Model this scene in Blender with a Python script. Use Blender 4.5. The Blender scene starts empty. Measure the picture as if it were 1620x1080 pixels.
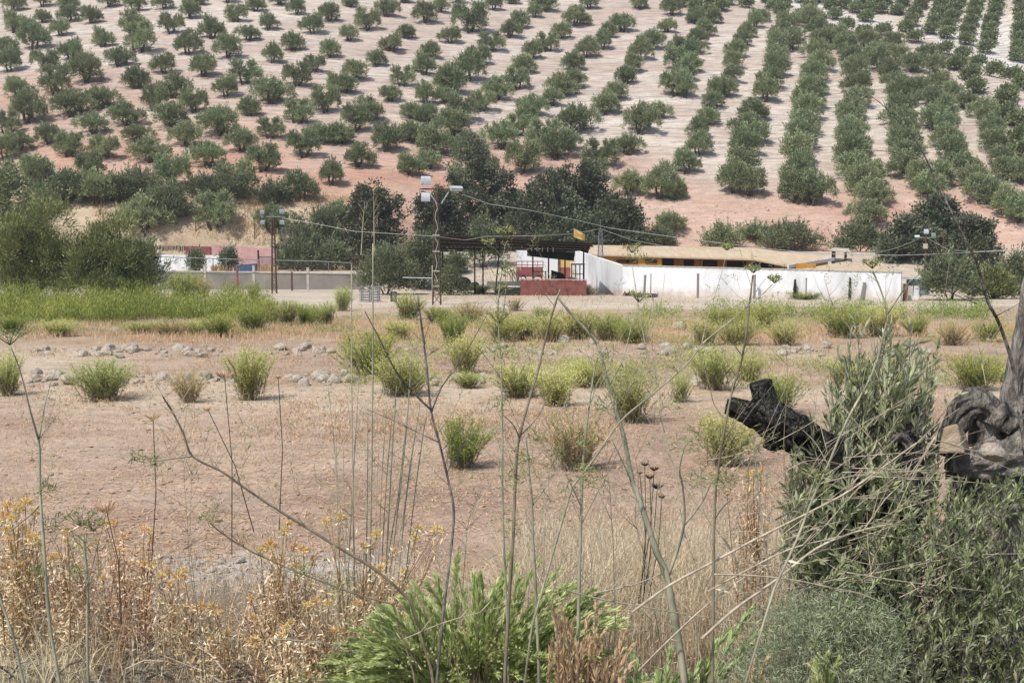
HAZE=True
import bpy, math, random
import numpy as np
from mathutils import Vector, Matrix
R=np.random.default_rng(7); random.seed(7)
SC=bpy.context.scene; COL=SC.collection
F=1737.0; CXP=810.0; CYP=540.0; CAMZ=3.0
PITCH=math.atan((540-398)/F); cP,sP=math.cos(PITCH),math.sin(PITCH)

# ---------------------------------------------------------------- noise and terrain
_T=R.random((256,256))
def vnoise(x,y):
    xi=np.floor(x).astype(int); yi=np.floor(y).astype(int); fx=x-xi; fy=y-yi
    fx=fx*fx*(3-2*fx); fy=fy*fy*(3-2*fy)
    a=_T[xi&255,yi&255]; b=_T[(xi+1)&255,yi&255]; c=_T[xi&255,(yi+1)&255]; d=_T[(xi+1)&255,(yi+1)&255]
    return (a*(1-fx)+b*fx)*(1-fy)+(c*(1-fx)+d*fx)*fy
def fbm(x,y,o=4):
    s=0;a=.5;t=0
    for i in range(o):
        s=s+a*vnoise(x*2**i+17.3*i,y*2**i+5.1*i); t+=a; a*=.5
    return s/t
def sst(a,b,x):
    t=np.clip((x-a)/(b-a),0,1); return t*t*(3-2*t)
def hgt(x,y):
    x=np.asarray(x,float); y=np.asarray(y,float)
    z=1.3*np.clip((10.2-y)/8.2,0,1)
    z=z-.12*sst(8,10.5,y)*sst(14,10.5,y)
    z=z+.10*sst(24.6,26,y)+.12*sst(30.4,32,y)-.22*sst(36,54,y)
    z=z+.05*(fbm(x*.9,y*.9,3)-.5)*sst(1,4,y)*sst(95,60,y)+.03*(fbm(x*4,y*4,2)-.5)*sst(95,50,y)
    yh=98+2.5*np.sin(x*.06+1.)+3*sst(15,45,x)
    rise=3.0*sst(80,98,y)
    # left platform behind the grey retaining wall
    lp=sst(-9.5,-12.,x)*sst(-60,-50,x)
    plat=1.38*sst(87.25,87.5,y)+1.8*sst(97.5,100.5,y)
    z=z+np.where(y>78,rise*(1-lp)+plat*lp,0)
    u=np.maximum(y-yh,0)
    z=z+.47*u*sst(0,6,u)+.6*(fbm(x*.05+3,y*.05,3)-.5)*sst(2,25,u)
    z=z+2.0*sst(0,6,u)*sst(-8,-14,x)*sst(22,6,u)*.5
    # gully and second slope on the far right
    s=.847*(x-43)+.533*(y-179)
    g=-.30*np.clip(s,0,20)+.02*np.clip(s-20,0,14)+.30*np.clip(s-34,0,1e9)
    z=z+g*sst(0,9,s+3)
    # the hill rounds off far above the picture
    z=np.where(z>100,100+20*np.tanh((z-100)/60),z)
    return z
def ray(px,py):
    a=(px-CXP)/F; b=-(py-CYP)/F
    d=np.array([a, cP+b*sP, -sP+b*cP]); return d
def P(px,py,Y):
    d=ray(px,py); t=Y/d[1]; return Vector((d[0]*t,Y,CAMZ+d[2]*t))
def at(px,py,y0=8.):
    d=ray(px,py); d=d/d[1]
    ys=np.arange(y0,420,.25); zz=CAMZ+d[2]*ys; h=hgt(d[0]*ys,ys)
    w=np.where(h>=zz)[0]
    Y=ys[w[0]] if len(w) else 419.
    if len(w) and w[0]>0:
        i=w[0]; a=zz[i-1]-h[i-1]; b=zz[i]-h[i]; Y=ys[i-1]+.25*a/(a-b+1e-9)
    x=d[0]*Y
    return Vector((float(x),float(Y),float(hgt(x,Y))))
def G(px,Y):
    x=(px-CXP)/F*Y*1.0; 
    return Vector((x,Y,float(hgt(x,Y))))
def gz(x,y): return float(hgt(x,y))

# ---------------------------------------------------------------- colours and materials
def lin(h,k=1.0):
    v=[int(h[i:i+2],16)/255 for i in (0,2,4)]
    return tuple(k*(c/12.92 if c<=.04045 else ((c+.055)/1.055)**2.4) for c in v)+(1.,)
def nmat(name):
    m=bpy.data.materials.new(name); m.use_nodes=True; nt=m.node_tree; nt.nodes.clear()
    return m,nt,(lambda t:nt.nodes.new(t)),(lambda a,b:nt.links.new(a,b))
def leafmat(name,cols,trans=.22,rough=.55,back=None,objvar=.25):
    # colour from the per-leaf tint attribute, varied from plant to plant
    m,nt,N,L=nmat(name)
    at_=N('ShaderNodeAttribute'); at_.attribute_name='tint'
    rp=N('ShaderNodeValToRGB'); e=rp.color_ramp.elements
    e[0].color=cols[0]; e[0].position=0; e[1].color=cols[-1]; e[1].position=1
    for i,c in enumerate(cols[1:-1]):
        q=e.new((i+1)/(len(cols)-1)); q.color=c
    L(at_.outputs['Fac'],rp.inputs[0])
    oi=N('ShaderNodeObjectInfo'); mr=N('ShaderNodeMapRange'); mr.inputs[3].default_value=1-objvar; mr.inputs[4].default_value=1+objvar
    L(oi.outputs['Random'],mr.inputs[0])
    hs=N('ShaderNodeHueSaturation'); L(rp.outputs[0],hs.inputs['Color']); L(mr.outputs[0],hs.inputs['Value'])
    mr2=N('ShaderNodeMapRange'); mr2.inputs[3].default_value=.485; mr2.inputs[4].default_value=.515
    mm=N('ShaderNodeMath'); mm.operation='FRACT'; m3=N('ShaderNodeMath'); m3.operation='MULTIPLY'; m3.inputs[1].default_value=7.31
    L(oi.outputs['Random'],m3.inputs[0]); L(m3.outputs[0],mm.inputs[0]); L(mm.outputs[0],mr2.inputs[0]); L(mr2.outputs[0],hs.inputs['Hue'])
    colo=hs.outputs[0]
    if back:
        ge=N('ShaderNodeNewGeometry'); mx=N('ShaderNodeMixRGB'); mx.inputs[2].default_value=back
        L(ge.outputs['Backfacing'],mx.inputs[0]); L(colo,mx.inputs[1]); colo=mx.outputs[0]
    b=N('ShaderNodeBsdfPrincipled'); b.inputs['Roughness'].default_value=rough; b.inputs['Specular IOR Level'].default_value=.35
    L(colo,b.inputs['Base Color'])
    o=N('ShaderNodeOutputMaterial')
    if trans>0:
        t=N('ShaderNodeBsdfTranslucent'); L(colo,t.inputs['Color'])
        mix=N('ShaderNodeMixShader'); mix.inputs[0].default_value=trans
        L(b.outputs[0],mix.inputs[1]); L(t.outputs[0],mix.inputs[2]); L(mix.outputs[0],o.inputs[0])
    else: L(b.outputs[0],o.inputs[0])
    return m
def surf(name,c1,c2,scale=3.,rough=.85,detail=6,bump=.0,stretch=(1,1,1),c3=None,metal=0.,bscale=None,crack=0):
    m,nt,N,L=nmat(name)
    tc=N('ShaderNodeTexCoord'); mp=N('ShaderNodeMapping'); mp.inputs['Scale'].default_value=stretch
    L(tc.outputs['Object'],mp.inputs[0])
    n=N('ShaderNodeTexNoise'); n.inputs['Scale'].default_value=scale; n.inputs['Detail'].default_value=detail; n.inputs['Roughness'].default_value=.65
    L(mp.outputs[0],n.inputs['Vector'])
    rp=N('ShaderNodeValToRGB'); e=rp.color_ramp.elements; e[0].color=c1; e[0].position=.32; e[1].color=c2; e[1].position=.68
    if c3: q=e.new(.5); q.color=c3
    L(n.outputs['Fac'],rp.inputs[0])
    b=N('ShaderNodeBsdfPrincipled'); b.inputs['Roughness'].default_value=rough; b.inputs['Metallic'].default_value=metal; b.inputs['Specular IOR Level'].default_value=.3
    hsrc=None
    if crack:   # dark splits running through the wood
        nd=N('ShaderNodeTexNoise'); nd.inputs['Scale'].default_value=6.; L(tc.outputs['Object'],nd.inputs['Vector'])
        ad=N('ShaderNodeMixRGB'); ad.blend_type='LINEAR_LIGHT'; ad.inputs[0].default_value=.06; L(mp.outputs[0],ad.inputs[1]); L(nd.outputs['Color'],ad.inputs[2])
        vo=N('ShaderNodeTexVoronoi'); vo.feature='DISTANCE_TO_EDGE'; vo.inputs['Scale'].default_value=crack; L(ad.outputs[0],vo.inputs['Vector'])
        mc=N('ShaderNodeMapRange'); mc.inputs[1].default_value=0; mc.inputs[2].default_value=.06; mc.inputs[3].default_value=.38; mc.inputs[4].default_value=1; L(vo.outputs['Distance'],mc.inputs[0])
        mu=N('ShaderNodeMixRGB'); mu.blend_type='MULTIPLY'; mu.inputs[0].default_value=1; cb=N('ShaderNodeCombineColor'); [L(mc.outputs[0],cb.inputs[k]) for k in range(3)]; L(rp.outputs[0],mu.inputs[1]); L(cb.outputs[0],mu.inputs[2]); L(mu.outputs[0],b.inputs['Base Color']); hsrc=mc.outputs[0]
    else: L(rp.outputs[0],b.inputs['Base Color'])
    if bump:
        n2=N('ShaderNodeTexNoise'); n2.inputs['Scale'].default_value=bscale or scale*3; n2.inputs['Detail'].default_value=5
        L(mp.outputs[0],n2.inputs['Vector'])
        bp=N('ShaderNodeBump'); bp.inputs['Strength'].default_value=bump; bp.inputs['Distance'].default_value=.05
        L(n2.outputs['Fac'],bp.inputs['Height'])
        if hsrc:
            b2=N('ShaderNodeBump'); b2.inputs['Strength'].default_value=1.; b2.inputs['Distance'].default_value=.02; L(hsrc,b2.inputs['Height']); L(bp.outputs[0],b2.inputs['Normal']); L(b2.outputs[0],b.inputs['Normal'])
        else: L(bp.outputs[0],b.inputs['Normal'])
    o=N('ShaderNodeOutputMaterial'); L(b.outputs[0],o.inputs[0])
    return m
M={}
M['olive']=leafmat('olive_leaf',[lin('545F42',1.),lin('727E58',1.02),lin('8F9972',1.08),lin('B0B692',1.08)],.25,.6,objvar=.2)
M['oak']=leafmat('holm_oak_leaf',[lin('3E4334',1.),lin('5A604A',1.),lin('7C826A',1.)],.18,.5,objvar=.15)
M['tamarisk']=leafmat('tamarisk_leaf',[lin('545934',1.),lin('7C8152',1.),lin('A0A370',1.05)],.2,.7,objvar=.12)
M['willow']=leafmat('grey_green_leaf',[lin('4C543C',.95),lin('727A5A',.95),lin('979D7C',.95)],.2,.6,objvar=.15)
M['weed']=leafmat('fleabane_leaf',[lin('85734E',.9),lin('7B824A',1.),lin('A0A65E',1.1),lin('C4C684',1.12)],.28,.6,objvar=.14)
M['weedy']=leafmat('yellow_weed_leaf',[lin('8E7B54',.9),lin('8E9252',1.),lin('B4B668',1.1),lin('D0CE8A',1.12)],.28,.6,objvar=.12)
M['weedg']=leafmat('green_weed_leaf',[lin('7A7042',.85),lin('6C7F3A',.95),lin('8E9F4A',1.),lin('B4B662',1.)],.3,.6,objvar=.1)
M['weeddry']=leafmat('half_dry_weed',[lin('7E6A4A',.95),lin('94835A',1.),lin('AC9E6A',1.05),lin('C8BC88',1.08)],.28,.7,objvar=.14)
M['shrub']=leafmat('grey_olive_shrub_leaf',[lin('566038',1.08),lin('7E8A54',1.18),lin('A6B07C',1.2),lin('CCD0A6',1.2)],.32,.45,back=lin('B0B492',1.),objvar=.05)
M['conyza']=leafmat('horseweed_leaf',[lin('66743F',1.05),lin('93A464',1.12),lin('B6C486',1.12),lin('D2D8A6',1.12)],.3,.5,objvar=.05)
M['sprout']=leafmat('olive_sprout_leaf',[lin('5C6340',1.1),lin('848B5E',1.18),lin('A8AE80',1.2),lin('CCCFA8',1.2)],.32,.45,back=lin('B0B296',.95),objvar=.05)
M['dryleaf']=leafmat('dry_leaf',[lin('94745A',.95),lin('BC9C78',1.),lin('DEC8A4',1.02)],.1,.8,objvar=.1)
M['straw']=leafmat('dry_straw',[lin('8A7B64',.95),lin('B2A282',1.02),lin('CFC09E',1.05),lin('E8DEC4',1.05)],.3,.8,objvar=.08)
M['greystraw']=leafmat('grey_dead_grass',[lin('6E655A',.9),lin('988D80',1.),lin('BAAE9C',1.),lin('D6CCB8',1.)],.25,.85,objvar=.08)
M['strawr']=leafmat('dry_field_grass',[lin('A5856A',.95),lin('C0A07C',1.),lin('D4B892',1.),lin('E2CEAA',1.)],.25,.8,objvar=.08)
M['thistle']=leafmat('thistle_dry_leaf',[lin('987C64',.98),lin('C4A682',1.06),lin('DEC8A2',1.08),lin('F0E4CA',1.08)],.15,.8,objvar=.1)
M['yellow']=leafmat('thistle_flower',[lin('BC8C48',.98),lin('D8B468',1.),lin('EAD69C',1.03)],.2,.8,objvar=.1)
M['fennelleaf']=leafmat('fennel_leaf',[lin('5E6A44',.85),lin('8B9460',.9),lin('B0B07A',.9)],.25,.6,objvar=.1)
M['fern']=leafmat('feathery_leaf',[lin('6C765A',1.08),lin('949E7E',1.12),lin('B8BE9C',1.15)],.25,.6,objvar=.08)
M['darkhead']=leafmat('dark_seedhead',[lin('2A211C',.8),lin('4A3A30',.9),lin('6E5A48',.9)],.05,.8)
M['fennel']=surf('fennel_stem',lin('807E68',.9),lin('C2BAA2',.98),18,.8,6,stretch=(1,1,.2),c3=lin('9A9A84',.92))
M['fenneldark']=surf('fennel_dark_stem',lin('5E5646',.9),lin('9A8F78',.95),18,.75,4,stretch=(1,1,.3))
M['reed']=surf('pale_reed_stem',lin('8F8C74',.9),lin('C4BA9E',.95),16,.6,4,stretch=(1,1,.2))
M['cane']=surf('dry_cane',lin('948572',.9),lin('CFC3AC',.95),22,.7,4,stretch=(1,1,1))
M['bark']=surf('brown_bark',lin('3C342B',.8),lin('6A5E50',.8),4,.9,6,.5,(1,1,.3))
M['greybark']=surf('weathered_grey_wood',lin('38342F',.85),lin('B4ADA3',.9),15,.9,10,1.,(1,1,.2),c3=lin('7C766F',.85),bscale=55)
M['char']=surf('charred_wood',lin('0F0E0E',.8),lin('6A6662',.8),17,.7,9,1.,(1,1,.5),c3=lin('2A2826',.8),bscale=45,crack=34)
M['rock']=surf('limestone',lin('8F8476',.85),lin('C9BFB0',.92),3.5,.95,8,.5,bscale=14)
M['rock2']=surf('tan_stone',lin('8D7762',.8),lin('B5A48E',.85),5,.95,8,.5,bscale=20)
M['white']=surf('whitewash',lin('C6C8C8',.9),lin('E4E6E8',.95),.7,.9,9,.25,(1,1,.3),bscale=9,c3=lin('DEE0E3',.94))
def dirtywall():
    m=surf('dusty_whitewash',lin('C6C8C8',.9),lin('E4E6E8',.95),.7,.9,9,.25,(1,1,.3),bscale=9,c3=lin('DEE0E3',.94)); nt=m.node_tree; N=lambda t:nt.nodes.new(t); L=lambda a,b:nt.links.new(a,b)
    b=[n for n in nt.nodes if n.type=='BSDF_PRINCIPLED'][0]; src=b.inputs['Base Color'].links[0].from_socket
    tc=N('ShaderNodeTexCoord'); sx=N('ShaderNodeSeparateXYZ'); L(tc.outputs['Object'],sx.inputs[0]); n=N('ShaderNodeTexNoise'); n.inputs['Scale'].default_value=2.2; n.inputs['Detail'].default_value=8; L(tc.outputs['Object'],n.inputs['Vector'])
    a=N('ShaderNodeMath'); a.operation='MULTIPLY_ADD'; a.inputs[1].default_value=-1.1; L(n.outputs['Fac'],a.inputs[0]); L(sx.outputs['Z'],a.inputs[2])
    r=N('ShaderNodeMapRange'); r.inputs[1].default_value=-.5; r.inputs[2].default_value=.15; r.inputs[3].default_value=.6; r.inputs[4].default_value=0; L(a.outputs[0],r.inputs[0])
    mx=N('ShaderNodeMixRGB'); L(r.outputs[0],mx.inputs[0]); L(src,mx.inputs[1]); mx.inputs[2].default_value=lin('B49C82',.85); L(mx.outputs[0],b.inputs['Base Color']); return m
M['whitewall']=dirtywall()
M['ochre']=surf('ochre_paint',lin('B88238',.88),lin('CE9848',.9),2,.85)
M['beige']=surf('beige_roof',lin('B8A488',.85),lin('CDBA9E',.9),1.2,.85,5,.06,(3,.4,1),bscale=6)
M['darkmetal']=surf('dark_corrugated_metal',lin('2E2825',.8),lin('4A3C36',.8),2,.6,5)
M['greenpanel']=surf('dark_green_panel',lin('22261F',.8),lin('3A3D33',.8),2,.7)
M['rust']=surf('rusty_iron',lin('4A3830',.8),lin('70564A',.85),9,.8)
M['redbrick']=surf('red_painted_brick',lin('74443E',.75),lin('966058',.8),2.5,.9,6,.3)
M['redpaint']=surf('red_paint',lin('86484A',.85),lin('A05E5E',.85),2,.85)
M['pink']=surf('pink_painted_wall',lin('B48A88',.85),lin('C8A29E',.9),1.2,.9)
M['grey']=surf('grey_render',lin('857F79',.8),lin('9A948C',.85),.7,.92,6,.2,(1,1,.6))
M['concrete']=surf('pale_concrete',lin('ADA79A',.85),lin('C8C2B4',.9),3,.92)
M['blue']=surf('blue_tarpaulin',lin('38496A',.8),lin('50648A',.8),3,.6)
M['black']=surf('black_plastic',lin('17181C',.9),lin('2E2F36',.9),5,.5)
M['galv']=surf('galvanised_metal',lin('A9B2BA',.8),lin('CDD3D8',.85),5,.45,metal=.0)
M['glassy']=surf('lamp_glass',lin('7F9AA0',.8),lin('A9C0C4',.85),4,.2)
M['lead']=surf('grey_metal',lin('6C7075',.8),lin('8D9196',.85),6,.5)
M['cable']=surf('pale_cable',lin('9FA39A',.9),lin('B6BAB0',.9),3,.6)
M['darkcable']=surf('dark_cable',lin('4A4A48',.8),lin('5C5C58',.8),3,.6)
M['flag']=surf('faded_yellow_cloth',lin('C8A45A',.9),lin('D8BA7C',.9),2,.85)
M['flagr']=surf('faded_orange_cloth',lin('B88A50',.9),lin('C29860',.9),2,.85)
M['thstem']=surf('thistle_stem',lin('7A5C40',.9),lin('B08E66',.95),20,.8)
M['cypress']=leafmat('cypress_leaf',[lin('2C352B',.8),lin('46523F',.85),lin('5F6B55',.85)],.05,.7,objvar=.1)
M['hole']=surf('dark_post_and_opening_shade',lin('2A211C',.8),lin('3C2E26',.8),2,.9)  # dark posts and frames; also shade inside doorways and windows, put into the colour
M['debris']=surf('blue_grey_sheet',lin('6A7880',.85),lin('94A2A8',.85),4,.6)
M['brownwood']=surf('brown_board',lin('6A4B38',.85),lin('8E6A50',.85),6,.85,5,0,(1,1,.2))

# ---------------------------------------------------------------- mesh builder
class MB:
    def __init__(s): s.v=[]; s.q=[]; s.t=[]; s.n=0; s.qi=[]; s.ti=[]
    def add(s,v,quads=None,tris=None,tint=.5,mi=0):
        v=np.asarray(v,float).reshape(-1,3); s.v.append(v)
        tt=np.asarray(tint,float); s.t_arr=None
        if tt.ndim==0: tt=np.full(len(v),float(tint))
        s.qi.append(tt)
        if quads is not None and len(quads): s.q.append(np.asarray(quads,int)+s.n)
        if tris is not None and len(tris): s.t.append(np.asarray(tris,int)+s.n)
        s.n+=len(v); return s
    def kites(s,p,d,n,ln,w,tint,fold=.0,mid=.45):
        # one kite-shaped leaf per row: p base, d direction, n face normal
        p=np.asarray(p);k=len(p)
        d=d/np.maximum(np.linalg.norm(d,axis=1,keepdims=True),1e-6)
        sd=np.cross(d,n); sd/=np.maximum(np.linalg.norm(sd,axis=1,keepdims=True),1e-6)
        nn=np.cross(sd,d)
        ln=np.broadcast_to(np.asarray(ln,float),(k,))[:,None]; w=np.broadcast_to(np.asarray(w,float),(k,))[:,None]
        v=np.empty((k,4,3)); v[:,0]=p; v[:,1]=p+d*ln*mid-sd*w*.5+nn*w*fold; v[:,2]=p+d*ln; v[:,3]=p+d*ln*mid+sd*w*.5+nn*w*fold
        q=np.arange(4*k).reshape(k,4)
        s.add(v.reshape(-1,3),quads=q,tint=np.repeat(np.broadcast_to(np.asarray(tint,float),(k,)),4)); return s
    def blades(s,p,h,w,lean,tint):
        # curved grass blades: p base, lean horizontal bend vectors (k,2)
        k=len(p); h=np.broadcast_to(h,(k,)); a=R.random(k)*6.283
        sd=np.stack([np.cos(a),np.sin(a),0*a],1)*np.broadcast_to(w,(k,))[:,None]*.5
        L3=np.stack([lean[:,0],lean[:,1],0*h],1)
        up=np.stack([0*h,0*h,h],1)
        v=np.empty((k,5,3)); v[:,0]=p-sd; v[:,1]=p+sd
        v[:,2]=p+up*.55+L3*.3+sd*.7; v[:,3]=p+up*.55+L3*.3-sd*.7
        ln=np.linalg.norm(L3,axis=1,keepdims=True)
        v[:,4]=p+up*1.0+L3-np.concatenate([0*ln,0*ln,ln*.35],1)
        b=(np.arange(k)*5)[:,None]
        s.add(v.reshape(-1,3),quads=b+np.array([[0,1,2,3]]),tris=b+np.array([[3,2,4]]),tint=np.repeat(np.broadcast_to(np.asarray(tint,float),(k,)),5)); return s
    def tube(s,pts,rad,sides=6,tint=.5,cap=True,rough=0.):
        pts=[Vector(p) for p in pts]; k=len(pts)
        if not hasattr(rad,'__len__'): rad=[rad]*k
        rings=[]; prev=None
        for i in range(k):
            t=(pts[min(i+1,k-1)]-pts[max(i-1,0)]); t=t.normalized() if t.length>1e-9 else Vector((0,0,1))
            if prev is None:
                u=t.cross(Vector((0,0,1)));  u=u if u.length>.1 else t.cross(Vector((1,0,0)))
            else: u=prev-t*prev.dot(t)
            u.normalize(); prev=u; w=t.cross(u)
            for j in range(sides):
                a=6.28318*j/sides; r=rad[i]*(1+rough*(random.random()-.5))
                rings.append(pts[i]+(u*math.cos(a)+w*math.sin(a))*r)
        q=[]
        for i in range(k-1):
            for j in range(sides):
                j2=(j+1)%sides; q.append((i*sides+j,i*sides+j2,(i+1)*sides+j2,(i+1)*sides+j))
        n=k*sides; tr=[]
        if cap:
            rings+= [pts[0],pts[-1]]
            for j in range(sides):
                j2=(j+1)%sides; tr.append((n,j2,j)); tr.append((n+1,(k-1)*sides+j,(k-1)*sides+j2))
        s.add([tuple(r) for r in rings],quads=q,tris=tr,tint=tint); return s
    def box(s,c,sz,rz=0.,tint=.5):
        hx,hy,hz=[a*.5 for a in sz]; cz=math.cos(rz); sz_=math.sin(rz)
        v=[]
        for z in(-hz,hz):
            for x,y in((-hx,-hy),(hx,-hy),(hx,hy),(-hx,hy)):
                v.append((c[0]+x*cz-y*sz_,c[1]+x*sz_+y*cz,c[2]+z))
        s.add(v,quads=[(3,2,1,0),(4,5,6,7),(0,1,5,4),(1,2,6,5),(2,3,7,6),(3,0,4,7)],tint=tint); return s
    def hexa(s,b,t,tint=.5):
        # bottom four points and top four points
        s.add([tuple(x) for x in list(b)+list(t)],quads=[(3,2,1,0),(4,5,6,7),(0,1,5,4),(1,2,6,5),(2,3,7,6),(3,0,4,7)],tint=tint); return s
    def mesh(s,name,mats,smooth=False):
        me=bpy.data.meshes.new(name)
        v=np.concatenate(s.v) if s.v else np.zeros((0,3))
        me.vertices.add(len(v)); me.vertices.foreach_set('co',v.ravel())
        Q=np.concatenate(s.q) if s.q else np.zeros((0,4),int); T=np.concatenate(s.t) if s.t else np.zeros((0,3),int)
        lp=np.concatenate([Q.ravel(),T.ravel()]); nq,ntr=len(Q),len(T)
        me.loops.add(len(lp)); me.loops.foreach_set('vertex_index',lp.astype(np.int32))
        me.polygons.add(nq+ntr)
        st=np.concatenate([np.arange(nq)*4,nq*4+np.arange(ntr)*3]).astype(np.int32)
        me.polygons.foreach_set('loop_start',st)
        me.polygons.foreach_set('loop_total',np.concatenate([np.full(nq,4),np.full(ntr,3)]).astype(np.int32))
        me.polygons.foreach_set('use_smooth',np.full(nq+ntr,smooth))
        a=me.attributes.new('tint','FLOAT','POINT'); a.data.foreach_set('value',np.concatenate(s.qi) if s.qi else np.zeros(0))
        for m in (mats if isinstance(mats,(list,tuple)) else [mats]): me.materials.append(m)
        me.update(calc_edges=True); me.validate(); return me
def props(o,label=None,cat=None,group=None,kind=None):
    if label:o['label']=label
    if cat:o['category']=cat
    if group:o['group']=group
    if kind:o['kind']=kind
    return o
def link(name,me,parent=None,loc=None):
    o=bpy.data.objects.new(name,me); COL.objects.link(o)
    if parent is not None:o.parent=parent
    if loc is not None:o.location=loc
    return o
def thing(name,label,cat,loc=(0,0,0),group=None,rz=0.):
    o=bpy.data.objects.new(name,None); o.empty_display_size=.2; COL.objects.link(o); o.location=loc; o.rotation_euler=(0,0,rz)
    return props(o,label,cat,group)
def part(name,mb,mat,parent,smooth=False,label=None):
    o=link(name,mb.mesh(name,M[mat] if isinstance(mat,str) else mat,smooth),parent)
    if label:o['label']=label
    return o
def single(name,mb,mat,label,cat,loc=(0,0,0),group=None,smooth=False,kind=None):
    o=link(name,mb.mesh(name,M[mat] if isinstance(mat,str) else mat,smooth),None,loc)
    return props(o,label,cat,group,kind)
def unit(k):
    v=R.normal(size=(k,3)); return v/np.linalg.norm(v,axis=1,keepdims=True)
def ordn(n):
    w=['zeroth','first','second','third','fourth','fifth','sixth','seventh','eighth','ninth','tenth','eleventh','twelfth','thirteenth','fourteenth','fifteenth','sixteenth','seventeenth','eighteenth','nineteenth','twentieth']
    if n<=20:return w[n]
    return 'twenty-'+w[n-20] if n<30 else 'thirtieth'

# ---------------------------------------------------------------- crowns
def crown(mb,lobes,nclump,per,ln,w,spread,up=.5,tlo=.15,thi=.95,droop=0.,inner=.25):
    """leaf clumps over and inside ellipsoid lobes; lobes=(cx,cy,cz,rx,ry,rz)"""
    lob=np.array(lobes,float); vol=(lob[:,3]*lob[:,4]*lob[:,5])**.67; pr=vol/vol.sum()
    li=R.choice(len(lob),nclump,p=pr); d=unit(nclump)
    d[:,2]=np.where(d[:,2]<-.55,-d[:,2]*.5,d[:,2])
    r=np.where(R.random(nclump)<inner,R.random(nclump)*.7,.72+.32*R.random(nclump))
    c=lob[li,:3]+d*lob[li,3:6]*r[:,None]
    k=nclump*per; ci=np.repeat(np.arange(nclump),per)
    p=c[ci]+R.normal(size=(k,3))*spread*np.array([1,1,.8])
    od=d[ci]+unit(k)*.8+np.array([0,0,up])
    if droop: od[:,2]-=droop*R.random(k)
    base=R.random(nclump)*.5
    tint=np.clip(tlo+(thi-tlo)*(base[ci]+.5*R.random(k)),0,1)
    mb.kites(p,od,unit(k),ln*(.7+.6*R.random(k)),w*(.7+.6*R.random(k)),tint)
    return mb
def shoots(mb,lobes,n,per,ln,w,hmin,hmax):
    """upright leafy shoots that break the outline"""
    lob=np.array(lobes,float)
    for i in range(n):
        l=lob[R.integers(len(lob))]; d=unit(1)[0]; d[2]=abs(d[2])*.8+.25; d/=np.linalg.norm(d)
        p0=l[:3]+d*l[3:6]*.8; dr=d+np.array([0,0,.7])+R.normal(size=3)*.25; dr/=np.linalg.norm(dr)
        h=hmin+(hmax-hmin)*R.random(); t=R.random(per)
        p=p0+dr*(t*h)[:,None]+R.normal(size=(per,3))*.05
        mb.kites(p,dr+unit(per)*.6,unit(per),ln,w,.35+.6*R.random(per))
    return mb
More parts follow.
